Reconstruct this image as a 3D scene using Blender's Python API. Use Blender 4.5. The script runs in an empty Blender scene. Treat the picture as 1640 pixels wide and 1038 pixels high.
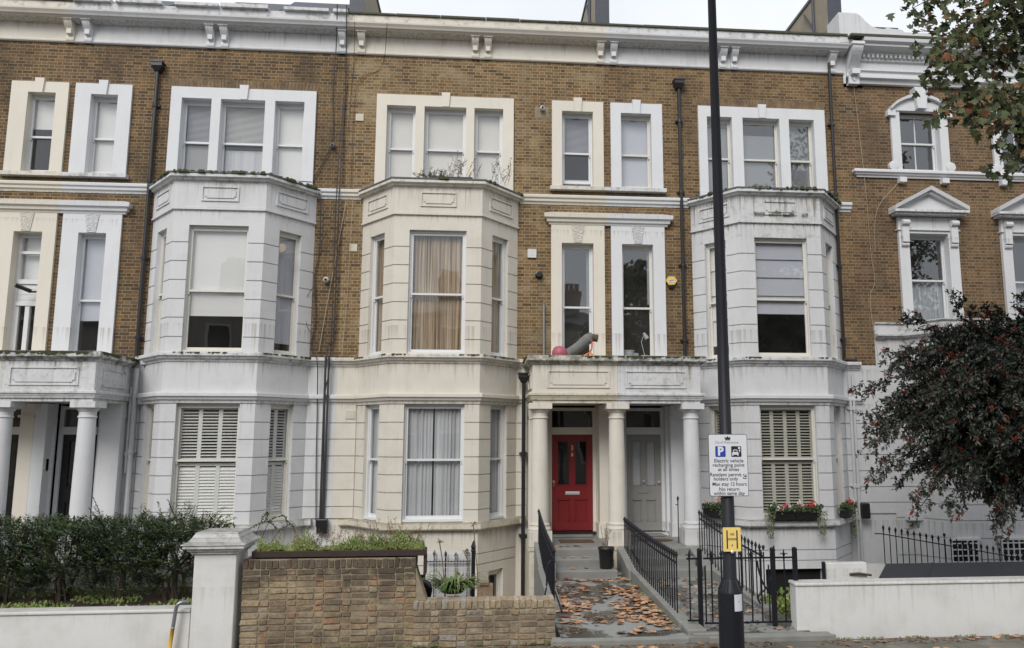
import bpy, math, random
from math import sin, cos, pi, radians, sqrt, floor
from mathutils import Vector, Matrix, noise as mnoise
random.seed(7)
R = random.random
def U_(a, b): return a + (b - a) * random.random()
scene = bpy.context.scene
COL = scene.collection

# ------------------------------------------------------------------ camera
cam_d = bpy.data.cameras.new('camera'); cam = bpy.data.objects.new('camera', cam_d); COL.objects.link(cam)
scene.camera = cam
cam_d.sensor_fit = 'HORIZONTAL'; cam_d.sensor_width = 36.0
cam_d.lens = 36.0 * 1251 / 1640
cam_d.shift_x = (820 - 884) / 1640
cam_d.shift_y = 0.0
cam_d.clip_start = 0.1; cam_d.clip_end = 2000
cam.location = (0, -17.5, 2.7)
cam.rotation_euler = (pi / 2 + 0.1406, 0, -0.0868)

# ------------------------------------------------------------------ sky and sun (overcast)
world = bpy.data.worlds.new('World'); scene.world = world; world.use_nodes = True
wn, wl = world.node_tree.nodes, world.node_tree.links
wn.clear()
w_out = wn.new('ShaderNodeOutputWorld'); w_bg = wn.new('ShaderNodeBackground')
sky = wn.new('ShaderNodeTexSky'); sky.sky_type = 'NISHITA'; sky.sun_disc = False
SUN_EL, SUN_AZ = radians(40), radians(202)
sky.sun_elevation = SUN_EL; sky.sun_rotation = SUN_AZ
sky.air_density = 1.0; sky.dust_density = 2.0; sky.altitude = 50
w_mix = wn.new('ShaderNodeMix'); w_mix.data_type = 'RGBA'
w_mix.inputs[0].default_value = 0.86
tc = wn.new('ShaderNodeTexCoord'); nz = wn.new('ShaderNodeTexNoise')
nz.inputs['Scale'].default_value = 2.2; nz.inputs['Detail'].default_value = 5
cr = wn.new('ShaderNodeValToRGB')
cr.color_ramp.elements[0].position = 0.3; cr.color_ramp.elements[0].color = (7.9, 8.3, 8.9, 1)
cr.color_ramp.elements[1].position = 0.7; cr.color_ramp.elements[1].color = (10.8, 11.0, 11.2, 1)
wl.new(tc.outputs['Generated'], nz.inputs['Vector']); wl.new(nz.outputs['Fac'], cr.inputs[0])
wl.new(sky.outputs[0], w_mix.inputs[6]); wl.new(cr.outputs[0], w_mix.inputs[7])
wl.new(w_mix.outputs[2], w_bg.inputs['Color']); w_bg.inputs['Strength'].default_value = 0.074
wl.new(w_bg.outputs[0], w_out.inputs[0])

sun_d = bpy.data.lights.new('sun', 'SUN'); sun = bpy.data.objects.new('sun', sun_d); COL.objects.link(sun)
sun_d.energy = 1.5; sun_d.angle = radians(28); sun_d.color = (1.0, 0.965, 0.92)
sdir = Vector((-0.42, -1.05, 0.95)).normalized()      # towards the sun
sun.rotation_euler = sdir.to_track_quat('Z', 'Y').to_euler()
scene.view_settings.view_transform = 'Standard'; scene.view_settings.look = 'None'
scene.view_settings.exposure = 0.57; scene.view_settings.gamma = 1.0
scene.render.engine = 'CYCLES'
scene.cycles.max_bounces = 6; scene.cycles.transparent_max_bounces = 12

# ------------------------------------------------------------------ materials
class NT:
    def __init__(s, name):
        s.m = bpy.data.materials.new(name); s.m.use_nodes = True
        s.n = s.m.node_tree.nodes; s.l = s.m.node_tree.links
        s.b = s.n['Principled BSDF']; s.out = s.n['Material Output']
    def node(s, t, **k):
        n = s.n.new(t)
        for a, v in k.items(): setattr(n, a, v)
        return n
    def link(s, a, b): s.l.new(a, b)
    def pos(s):
        return s.node('ShaderNodeNewGeometry').outputs['Position']
    def mapping(s, v, sc, loc=(0, 0, 0)):
        m = s.node('ShaderNodeMapping'); m.inputs['Scale'].default_value = sc; m.inputs['Location'].default_value = loc
        s.link(v, m.inputs['Vector']); return m.outputs[0]
    def noise(s, v, scale, detail=4, rough=0.55):
        n = s.node('ShaderNodeTexNoise'); n.inputs['Scale'].default_value = scale
        n.inputs['Detail'].default_value = detail; n.inputs['Roughness'].default_value = rough
        s.link(v, n.inputs['Vector']); return n.outputs['Fac']
    def ramp(s, f, stops, interp='LINEAR'):
        r = s.node('ShaderNodeValToRGB'); e = r.color_ramp; e.interpolation = interp
        while len(e.elements) < len(stops): e.elements.new(0.5)
        for i, (p, c) in enumerate(stops):
            e.elements[i].position = p
            e.elements[i].color = (c, c, c, 1) if isinstance(c, (int, float)) else (*c, 1)
        s.link(f, r.inputs[0]); return r.outputs[0]
    def mix(s, f, a, b, mode='MIX'):
        m = s.node('ShaderNodeMix', data_type='RGBA', blend_type=mode)
        for i, v in ((0, f), (6, a), (7, b)):
            if isinstance(v, (int, float)): m.inputs[i].default_value = v
            elif isinstance(v, tuple): m.inputs[i].default_value = (*v, 1)
            else: s.link(v, m.inputs[i])
        return m.outputs[2]
    def math(s, op, a, b=None, c=None):
        m = s.node('ShaderNodeMath', operation=op)
        for i, v in enumerate((a, b, c)):
            if v is None: continue
            if isinstance(v, (int, float)): m.inputs[i].default_value = v
            else: s.link(v, m.inputs[i])
        return m.outputs[0]
    def bump(s, h, strength=0.3, dist=0.01):
        b = s.node('ShaderNodeBump'); b.inputs['Strength'].default_value = strength; b.inputs['Distance'].default_value = dist
        s.link(h, b.inputs['Height']); s.link(b.outputs[0], s.b.inputs['Normal'])
    def color(s, c):
        if isinstance(c, tuple): s.b.inputs['Base Color'].default_value = (*c, 1)
        else: s.link(c, s.b.inputs['Base Color'])
    def set(s, **k):
        for a, v in k.items(): s.b.inputs[a.replace('_', ' ')].default_value = v

M = {}
def plain(name, col, rough=0.6, metal=0.0, var=0.12, scale=6.0, spec=0.5, bump=0.0):
    t = NT(name); p = t.pos()
    f = t.noise(p, scale, 5)
    t.color(t.mix(f, tuple(c * (1 - var) for c in col), tuple(min(1, c * (1 + var)) for c in col)))
    t.set(Roughness=rough, Metallic=metal); t.b.inputs['Specular IOR Level'].default_value = spec
    if bump: t.bump(t.noise(p, 60, 3), bump, 0.004)
    M[name] = t.m; return t.m

def stucco(name, col, streak=0.25, patch=0.3, moss=0.0, top=0.5, flake=0.0, run=0.45):
    t = NT(name); p = t.pos()
    base = t.mix(t.noise(p, 0.9, 3), tuple(c * 0.93 for c in col), tuple(min(.95, c * 1.05) for c in col))
    # blotchy grime
    g = t.ramp(t.noise(p, 2.3, 8, 0.62), [(0.48, 0.0), (0.75, 1.0)])
    base = t.mix(t.math('MULTIPLY', g, patch), base, tuple(c * q for c, q in zip(col, (0.66, 0.64, 0.58))))
    # rain streaks running down
    sv = t.mapping(p, (11, 11, 0.55)); sn = t.noise(sv, 1.0, 5, 0.6)
    sk = t.math('MULTIPLY', t.ramp(sn, [(0.52, 0.0), (0.72, 1.0)]), t.ramp(t.noise(p, 0.8, 3), [(0.4, 0.15), (0.65, 1.0)]))
    base = t.mix(t.math('MULTIPLY', sk, streak), base, (0.20, 0.185, 0.15))
    # long drips that start at the ledges (z) and fade out below them
    sepz = t.node('ShaderNodeSeparateXYZ'); t.link(p, sepz.inputs[0]); zz = sepz.outputs[2]; dn = t.noise(t.mapping(p, (16, 16, .12)), 1.0, 4, .6)
    tot = None
    for zt, L in ((8.0, .75), (4.2, .55), (3.4, .35), (.78, .7), (11.95, .4), (7.38, .3), (4.98, .8), (.70, .35)):
        ln = t.math('MULTIPLY', t.math('SUBTRACT', zt, zz), 1 / L)      # 0 at the ledge, 1 at the end of the longest drip
        inside = t.math('MULTIPLY', t.math('GREATER_THAN', ln, 0.0), t.math('LESS_THAN', ln, 1.0))
        lim = t.math('ADD', .44, t.math('MULTIPLY', ln, .28))
        dr = t.math('MULTIPLY', inside, t.math('MULTIPLY', t.math('SUBTRACT', dn, lim), 6.0)); dr = t.math('MAXIMUM', t.math('MINIMUM', dr, 1.0), 0.0)
        tot = dr if tot is None else t.math('MAXIMUM', tot, dr)
    base = t.mix(t.math('MULTIPLY', tot, run), base, (0.24, 0.215, 0.165))
    # dirt settling on upward faces
    sep = t.node('ShaderNodeSeparateXYZ'); geo = t.node('ShaderNodeNewGeometry'); t.link(geo.outputs['Normal'], sep.inputs[0])
    up = t.ramp(sep.outputs[2], [(0.3, 0.0), (0.8, 1.0)])
    upn = t.math('MULTIPLY', up, t.math('MULTIPLY', t.ramp(t.noise(p, 7, 6, .7), [(0.3, 0.45), (0.65, 1.0)]), top))
    base = t.mix(upn, base, (0.16, 0.145, 0.115))
    if moss:
        mn = t.ramp(t.noise(t.mapping(p, (1, 1, 1.3)), 5.5, 8, 0.72), [(0.52, 0.0), (0.62, 1.0)] if moss < .6 else [(0.42, 0.0), (0.58, 1.0)])
        base = t.mix(t.math('MULTIPLY', mn, moss), base, (0.045, 0.05, 0.022))
    if flake:
        fn = t.ramp(t.noise(t.mapping(p, (1, 1, 2.2)), 7, 9, 0.75), [(0.60, 0.0), (0.64, 1.0)])
        base = t.mix(t.math('MULTIPLY', fn, flake), base, (0.23, 0.16, 0.09))
    # hairline scratches and chips
    ch = t.ramp(t.noise(p, 38, 3, .6), [(0.66, 0.0), (0.74, 1.0)])
    base = t.mix(t.math('MULTIPLY', ch, 0.25), base, (0.33, 0.31, 0.27))
    t.color(base); t.set(Roughness=0.72)
    t.b.inputs['Specular IOR Level'].default_value = 0.3
    t.bump(t.math('ADD', t.noise(p, 5, 4), t.math('MULTIPLY', t.noise(p, 70, 3), 0.3)), 0.35, 0.012)
    M[name] = t.m; return t.m

def brick(name, tones, mortar, soot=0.35, patchy=0.0, vx=(1, 1)):
    t = NT(name); p = t.pos(); sep = t.node('ShaderNodeSeparateXYZ'); t.link(p, sep.inputs[0])
    x = t.math('ADD', sep.outputs[0], sep.outputs[1]); z = sep.outputs[2]
    W, H = 0.1675, 0.0765   # flemish bond: average of stretcher and header
    tones = [(r * 1.05, g * 1.0, b * .95) for r, g, b in tones]; mortar = (mortar[0] * 1.05, mortar[1] * .97, mortar[2] * .82)
    row = t.math('FLOOR', t.math('DIVIDE', z, H)); fz = t.math('SUBTRACT', t.math('DIVIDE', z, H), row)
    par = t.math('MULTIPLY', t.math('MODULO', t.math('ABSOLUTE', row), 2.0), 1.0)
    xs = t.math('DIVIDE', t.math('ADD', x, t.math('MULTIPLY', par, 0.1675)), 2 * W)
    cell = t.math('FLOOR', xs); fx = t.math('SUBTRACT', xs, cell)      # 0..1 over stretcher+header
    S = 0.667
    isH = t.math('GREATER_THAN', fx, S)
    # distance to nearest vertical joint in metres
    dS = t.math('MINIMUM', fx, t.math('SUBTRACT', S, fx)); dH = t.math('MINIMUM', t.math('SUBTRACT', fx, S), t.math('SUBTRACT', 1.0, fx))
    dv = t.math('MULTIPLY', t.math('MAXIMUM', dS, dH), 2 * W)
    dh = t.math('MULTIPLY', t.math('MINIMUM', fz, t.math('SUBTRACT', 1.0, fz)), H)
    wob = t.math('MULTIPLY', t.math('SUBTRACT', t.noise(p, 30, 3), 0.5), 0.012)
    d = t.math('ADD', t.math('MINIMUM', dv, dh), wob)
    mort = t.ramp(t.math('MULTIPLY', d, 100), [(0.50, 1.0), (0.95, 0.0)])
    cmb = t.node('ShaderNodeCombineXYZ'); t.link(t.math('ADD', t.math('MULTIPLY', cell, 2.0), isH), cmb.inputs[0]); t.link(row, cmb.inputs[1])
    wnz = t.node('ShaderNodeTexWhiteNoise', noise_dimensions='2D'); t.link(cmb.outputs[0], wnz.inputs['Vector'])
    n = len(tones); stops = [(i / n, c) for i, c in enumerate(tones)]
    bc = t.ramp(wnz.outputs['Value'], stops, 'CONSTANT')
    # inner variation
    bc = t.mix(t.ramp(t.noise(p, 45, 4), [(0.3, 0.0), (0.7, 0.5)]), bc, (0.09, 0.06, 0.035))
    bc = t.mix(t.ramp(t.noise(p, 0.7, 4), [(0.35, 0.0), (0.7, 0.30)]), bc, (0.24, 0.165, 0.095))
    md = t.noise(t.mapping(p, (1, 1, 2.2)), 3.1, 5, .6)
    bc = t.mix(t.ramp(md, [(.42, .0), (.66, .6)]), bc, (.075, .052, .033))
    if patchy:
        pn = t.ramp(t.noise(t.mapping(p, (0.6, 0.6, 1.6)), 1.6, 5, .6), [(0.5, 0.0), (0.68, 1.0)])
        bc = t.mix(t.math('MULTIPLY', pn, patchy), bc, (0.36, 0.30, 0.19))
    mc = t.mix(t.noise(p, 12, 4), tuple(c * .7 for c in mortar), tuple(c * 1.15 for c in mortar))
    col = t.mix(mort, bc, mc)
    so = t.ramp(t.noise(t.mapping(p, (0.8, 0.8, 0.5)), 1.1, 8, .68), [(0.46, 0.0), (0.66, 1.0)])
    col = t.mix(t.math('MULTIPLY', so, soot), col, (0.055, 0.042, 0.03))
    t.color(col); t.set(Roughness=0.88); t.b.inputs['Specular IOR Level'].default_value = 0.25
    t.bump(t.math('SUBTRACT', t.math('MULTIPLY', t.noise(p, 60, 3), 0.25), mort), 0.55, 0.009)
    M[name] = t.m; return t.m

WHITE = (0.61, 0.616, 0.63); CREAM = (0.645, 0.61, 0.54)
stucco('white_stucco', WHITE); stucco('white_streaked', WHITE, .5, .5, moss=.25, run=1.0); stucco('cream_streaked', CREAM, .25, .4, run=.8); stucco('cream_stucco', CREAM, 0.16)
for nm, cc in (('white_rough', WHITE), ('cream_rough', CREAM)):
    t = NT(nm); p = t.pos(); v = t.node('ShaderNodeTexVoronoi'); v.inputs['Scale'].default_value = 42; t.link(p, v.inputs['Vector'])
    t.color(t.mix(t.ramp(v.outputs['Distance'], [(.2, 0.), (.55, 1.)]), tuple(q * .78 for q in cc), cc)); t.set(Roughness=.8); t.bump(v.outputs['Distance'], 1.0, .02); M[nm] = t.m
stucco('white_sill', WHITE, 0.6, 0.5, moss=0.45, top=0.9); stucco('cream_sill', CREAM, 0.5, 0.5, moss=0.35, top=0.9)
stucco('white_mossy', WHITE, 0.8, 0.6, moss=0.8, top=1.0); stucco('cream_mossy', CREAM, 0.7, 0.6, moss=0.7, top=1.0)
stucco('white_clean', (0.66, 0.67, 0.69), 0.08, 0.12); stucco('cream_clean', (0.68, 0.64, 0.56), 0.08, 0.12)
stucco('white_flaky', WHITE, 0.7, 0.6, moss=0.35, top=.9, flake=0.5); stucco('cream_flaky', (0.62, .57, .46), 0.5, 0.7, moss=0.2, top=.9, flake=0.7)
stucco('white_column', WHITE, .12, .3, flake=.08); stucco('cream_column', CREAM, .12, .3, flake=.10)
stucco('garden_white', (0.66, 0.66, 0.65), 0.10, 0.45, moss=0.0, top=0.4, run=.25)
brick('brick_dark', [(.075, .05, .03), (.16, .10, .05), (.21, .125, .058), (.10, .062, .036), (.18, .12, .065), (.23, .13, .055), (.13, .09, .052), (.055, .042, .032)], (.30, .25, .18), 0.75)
brick('brick_light', [(.22, .145, .072), (.17, .105, .052), (.28, .19, .10), (.20, .115, .055), (.31, .215, .12), (.24, .15, .07), (.08, .06, .045), (.25, .17, .09)], (.37, .31, .215), 0.35, patchy=0.6)
brick('brick_mid', [(.20, .125, .06), (.16, .095, .045), (.25, .16, .08), (.18, .10, .045), (.27, .185, .10), (.08, .055, .04), (.20, .13, .07), (.12, .085, .05)], (.31, .255, .175), 0.55)
brick('brick_red', [(.17, .095, .052), (.21, .115, .058), (.13, .08, .048), (.19, .12, .068), (.24, .15, .085), (.075, .052, .04), (.15, .09, .05), (.20, .145, .09)], (.28, .23, .17), 0.5)
def garden_brick(name, tones, sooty=False):
    t = NT(name); p = t.pos(); g = t.node('ShaderNodeNewGeometry')
    n = len(tones); c = t.ramp(g.outputs['Random Per Island'], [(i / n, q) for i, q in enumerate(tones)], 'CONSTANT')
    c = t.mix(t.ramp(t.noise(p, 18, 6, .65), [(0.4, 0.0), (0.7, .7)]), c, (0.10, 0.075, 0.05))
    c = t.mix(t.ramp(t.noise(p, 2.2, 6, .65), [(0.42, 0.0), (0.62, .65)]), c, (0.055, 0.045, 0.035))
    c = t.mix(t.ramp(t.noise(p, 9, 6, .7), [(0.6, 0.0), (0.72, .5)]), c, (0.07, 0.08, 0.03))
    c = t.mix(t.ramp(t.noise(p, 5, 6, .7), [(.4, .05), (.7, .5)]), c, (.32, .245, .155))
    if sooty:    # blackened upper courses, an uneven tide mark
        sp = t.node('ShaderNodeSeparateXYZ'); t.link(p, sp.inputs[0]); w_ = t.math('ADD', sp.outputs[2], t.math('MULTIPLY', t.math('SUBTRACT', t.noise(p, 2.2, 6, .65), .5), 1.1))
        c = t.mix(t.ramp(w_, [(.74, 0.), (.92, .72)]), c, (.055, .042, .032))
    t.color(c); t.set(Roughness=.9); t.bump(t.noise(p, 40, 5), .8, .014); M[name] = t.m
garden_brick('wall_brick', [(.34, .26, .16), (.24, .18, .115), (.38, .30, .19), (.30, .22, .14), (.42, .34, .23), (.36, .24, .15), (.13, .105, .08), (.33, .28, .21), (.40, .29, .17), (.36, .20, .12)], True)
garden_brick('wall_brick_pale', [(.42, .33, .22), (.36, .28, .19), (.50, .42, .30), (.40, .39, .36), (.45, .33, .21), (.28, .22, .16), (.38, .31, .22), (.18, .15, .12), (.44, .35, .24)])
plain('mortar', (.26, .215, .15), .95, var=.4, scale=14, bump=.5)
plain('coping_dark', (.07, .07, .045), .9, var=.5, scale=8, bump=.5)
plain('lead', (.13, .135, .145), .6, var=.3, scale=4)
plain('slate', (.05, .055, .075), .55, var=.35, scale=7)
plain('render_tan', (.30, .26, .19), .9, var=.3, scale=3, bump=.4)
plain('sash_white', (.66, .67, .68), .45, var=.06, scale=9)
plain('sash_cream', (.64, .625, .57), .45, var=.08, scale=9)
plain('iron', (.010, .011, .016), .5, var=.4, scale=25, spec=.3)
plain('pipe_black', (.016, .016, .019), .4, var=.3, scale=12)
plain('pipe_white', (.55, .56, .57), .45, var=.12, scale=8)
plain('cable_black', (.03, .03, .035), .6); plain('cable_pale', (.35, .30, .22), .6)
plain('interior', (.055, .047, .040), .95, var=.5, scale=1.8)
plain('blind_white', (.66, .66, .64), .9, var=.05, scale=2); plain('blind_cool', (.46, .475, .52), .9, var=.06, scale=2)
plain('blind_warm', (.64, .62, .575), .9, var=.07, scale=2.5); plain('blind_grey', (.27, .275, .275), .9, var=.1, scale=3)
plain('shutter_white', (.68, .68, .65), .5, var=.04); plain('shutter_cream', (.50, .49, .42), .5, var=.05)
plain('stone_step', (.205, .205, .195), .8, var=.3, scale=3, bump=.4)
plain('kerb_stone', (.22, .22, .205), .85, var=.35, scale=5, bump=.4)
plain('plastic_black', (.012, .012, .013), .35, var=.2)
plain('metal_grey', (.30, .31, .32), .4, metal=.6); plain('brass', (.62, .48, .22), .35, metal=.8)
plain('silver', (.72, .72, .72), .35, metal=.5)
plain('soil', (.05, .035, .022), .95, var=.5, scale=15, bump=.8)
plain('bark', (.07, .055, .042), .95, var=.4, scale=14, bump=.6)
plain('trough', (.035, .02, .016), .6, var=.3); plain('mat', (.085, .05, .03), .95, var=.4, scale=40)
plain('grey_door', (.27, .265, .25), .5, var=.08); plain('black_door', (.012, .012, .014), .3)
plain('number_gold', (.62, .5, .3), .4, metal=.3)
plain('felt', (.02, .022, .028), .8, var=.4, scale=9, bump=.5)
plain('yellow_sign', (.86, .64, .20), .45, var=.04, scale=3); plain('sign_white', (.70, .71, .74), .45, var=.03, scale=3)
plain('ink', (.012, .012, .018), .6); plain('ink_grey', (.22, .23, .28), .6); plain('ink_blue', (.02, .055, .36), .5); plain('ink_brown', (.25, .09, .04), .6)
plain('sign_back', (.12, .12, .13), .5); plain('sticker', (.62, .64, .70), .5, var=.08, scale=30)
plain('alarm_yellow', (.75, .50, .10), .45); plain('alarm_white', (.65, .68, .75), .4)
plain('vent', (.55, .52, .42), .8, var=.2, scale=20); plain('terracotta', (.30, .15, .08), .9)
plain('pink_red', (.36, .09, .125), .5, var=.1); plain('grey_fabric', (.16, .165, .16), .9, var=.35, scale=12, bump=.5)
plain('orange_strap', (.75, .28, .10), .7, var=.3, scale=30); plain('red_strap', (.6, .04, .03), .6)
plain('pot_white', (.7, .7, .68), .4); plain('galv', (.28, .30, .33), .4, metal=.7, var=.25, scale=18); plain('ochre_band', (.62, .38, .06), .6, var=.12, scale=20)
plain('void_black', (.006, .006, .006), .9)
plain('moss', (.045, .055, .018), .95, var=.5, scale=20)
plain('building_far', (.36, .30, .25), .9, var=.25, scale=.8); plain('far_white', (.6, .6, .6), .8)
t = NT('red_door'); p = t.pos()
t.color(t.mix(t.noise(p, 3, 3), (.175, .013, .016), (.215, .017, .02))); t.set(Roughness=.32); t.b.inputs['Coat Weight'].default_value = .3; M['red_door'] = t.m

def glass(name, tint=(.85, .88, .9), refl=1.0, dirty=0.03):
    t = NT(name); n = t.n; n.remove(t.b)
    tr = t.node('ShaderNodeBsdfTransparent'); tr.inputs[0].default_value = (*tint, 1)
    gl = t.node('ShaderNodeBsdfGlossy'); gl.inputs['Roughness'].default_value = 0.015; gl.inputs[0].default_value = (.95, .97, 1, 1)
    p = t.pos()
    b = t.node('ShaderNodeBump'); b.inputs['Strength'].default_value = .10; b.inputs['Distance'].default_value = .02
    t.link(t.noise(p, 1.6, 1), b.inputs['Height']); t.link(b.outputs[0], gl.inputs['Normal'])
    # Schlick reflectance of both faces of the sheet, the same from inside and outside
    gg = t.node('ShaderNodeNewGeometry'); vd = t.node('ShaderNodeVectorMath', operation='DOT_PRODUCT'); t.link(gg.outputs['Incoming'], vd.inputs[0]); t.link(gg.outputs['Normal'], vd.inputs[1])
    sc_ = t.math('ADD', .05, t.math('MULTIPLY', .95, t.math('POWER', t.math('SUBTRACT', 1.0, t.math('ABSOLUTE', vd.outputs['Value'])), 5.0)))
    f = t.math('MINIMUM', t.math('MULTIPLY', sc_, 2.0 * refl), 1.0)
    mx = t.node('ShaderNodeMixShader'); t.link(f, mx.inputs[0]); t.link(tr.outputs[0], mx.inputs[1]); t.link(gl.outputs[0], mx.inputs[2])
    df = t.node('ShaderNodeBsdfDiffuse'); df.inputs[0].default_value = (.5, .5, .48, 1)
    m2 = t.node('ShaderNodeMixShader'); t.link(t.math('MULTIPLY', t.ramp(t.noise(p, 3, 5), [(.3, .3), (.8, 1.)]), dirty * 1.5), m2.inputs[0])
    t.link(mx.outputs[0], m2.inputs[1]); t.link(df.outputs[0], m2.inputs[2]); t.link(m2.outputs[0], t.out.inputs[0]); M[name] = t.m
glass('glass', (.97, .975, .98), 1.0, .02); glass('glass_dark', (.45, .46, .47), 1.0, .03); glass('glass_mirror', (.85, .87, .89), 1.5, .03)

def curtain_mat(name, stops, scale=9):
    t = NT(name); p = t.pos(); sep = t.node('ShaderNodeSeparateXYZ'); t.link(p, sep.inputs[0])
    v = t.mapping(p, (scale, scale * .6, .12)); c = t.ramp(t.noise(v, 1.6, 6, .65), stops)
    t.color(c); t.set(Roughness=.95); M[name] = t.m
curtain_mat('curtain_gold', [(.36, (.07, .045, .025)), (.43, (.28, .18, .085)), (.52, (.46, .39, .30)), (.60, (.14, .09, .05)), (.70, (.36, .29, .20))], 16)
curtain_mat('curtain_net', [(.3, (.36, .37, .38)), (.6, (.54, .55, .56)), (.8, (.44, .45, .46))], 7)
curtain_mat('curtain_sheer', [(.3, (.36, .37, .38)), (.6, (.52, .53, .54)), (.8, (.44, .45, .46))], 6)

def leafmat(name, stops, rough=.5, trans=0.0):
    t = NT(name); g = t.node('ShaderNodeNewGeometry')
    c = t.ramp(g.outputs['Random Per Island'], stops)
    c = t.mix(t.ramp(t.noise(t.pos(), 2.5, 3), [(.35, 0.), (.7, .5)]), c, tuple(q * .55 for q in stops[0][1]))
    t.color(c); t.set(Roughness=rough); t.b.inputs['Specular IOR Level'].default_value = .35; M[name] = t.m
leafmat('hedge_leaf', [(0, (.022, .044, .018)), (.5, (.045, .075, .028)), (.85, (.085, .125, .04)), (1, (.13, .11, .045))])
leafmat('berry_leaf', [(0, (.028, .038, .03)), (.45, (.055, .07, .055)), (.82, (.11, .125, .10)), (.93, (.11, .075, .07)), (1, (.20, .10, .06))], .45)
leafmat('plane_leaf', [(0, (.045, .065, .022)), (.4, (.085, .105, .035)), (.74, (.065, .085, .045)), (.88, (.16, .10, .04)), (1, (.26, .10, .05))], .6)
leafmat('weed_leaf', [(0, (.10, .17, .035)), (.6, (.19, .27, .06)), (1, (.33, .28, .12))])
leafmat('strap_leaf', [(0, (.07, .13, .03)), (.7, (.16, .22, .07)), (1, (.34, .34, .14))])
leafmat('trail_leaf', [(0, (.07, .09, .04)), (.6, (.15, .17, .08)), (1, (.3, .3, .18))])
leafmat('moss_green', [(0, (.09, .10, .045)), (.6, (.16, .17, .07)), (1, (.25, .23, .12))]); leafmat('dry_stem', [(0, (.14, .10, .06)), (1, (.30, .22, .13))]); leafmat('dark_weed', [(0, (.04, .05, .02)), (.7, (.09, .09, .04)), (1, (.16, .08, .05))])
leafmat('petal_red', [(0, (.45, .01, .02)), (1, (.65, .03, .05))]); leafmat('petal_pink', [(0, (.6, .16, .18)), (1, (.75, .32, .30))]); leafmat('petal_white', [(0, (.6, .6, .5)), (1, (.8, .8, .7))])
leafmat('berry_red', [(0, (.22, .022, .008)), (1, (.42, .06, .02))], .35)
t = NT('fallen_leaf'); p = t.pos(); oi = t.node('ShaderNodeObjectInfo')
c = t.ramp(oi.outputs['Random'], [(0, (.38, .19, .09)), (.25, (.58, .36, .22)), (.5, (.46, .26, .14)), (.72, (.62, .42, .26)), (.84, (.20, .085, .045)), (.95, (.13, .06, .035)), (1, (.26, .05, .035))])
c = t.mix(t.ramp(t.noise(p, 28, 5), [(.45, 0.), (.7, .6)]), c, (.22, .08, .03)); t.color(c); t.set(Roughness=.6); M['fallen_leaf'] = t.m

t = NT('pavement'); p = t.pos()
bt = t.node('ShaderNodeTexBrick'); t.link(t.mapping(p, (1, 1, 1), (.2, .1, 0)), bt.inputs['Vector'])
bt.inputs['Scale'].default_value = 1; bt.inputs['Brick Width'].default_value = .9; bt.inputs['Row Height'].default_value = .6; bt.inputs['Mortar Size'].default_value = .008
bt.inputs['Color1'].default_value = (.16, .145, .115, 1); bt.inputs['Color2'].default_value = (.125, .118, .10, 1); bt.inputs['Mortar'].default_value = (.035, .035, .025, 1)
c = t.mix(t.ramp(t.noise(p, 1.7, 7, .65), [(.4, 0.), (.7, .7)]), bt.outputs['Color'], (.075, .07, .055))
t.color(c); t.link(t.ramp(t.noise(p, 2.2, 5), [(.4, .35), (.6, .85)]), t.b.inputs['Roughness']); t.bump(t.noise(p, 50, 3), .3, .004); M['pavement'] = t.m
t = NT('path_wet'); p = t.pos()
wet = t.ramp(t.noise(t.mapping(p, (1.3, 1, 1)), 1.5, 6, .6), [(.46, 0.), (.53, 1.)])
dry = t.mix(t.noise(p, 30, 4), (.20, .21, .205), (.29, .30, .29))
c = t.mix(wet, dry, (.075, .078, .07)); t.color(c); t.link(t.math('SUBTRACT', .85, t.math('MULTIPLY', wet, .6)), t.b.inputs['Roughness']); t.bump(t.noise(p, 60, 3), .25, .004); M['path_wet'] = t.m
plain('asphalt', (.10, .10, .10), .85, var=.3, scale=30, bump=.4)

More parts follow.
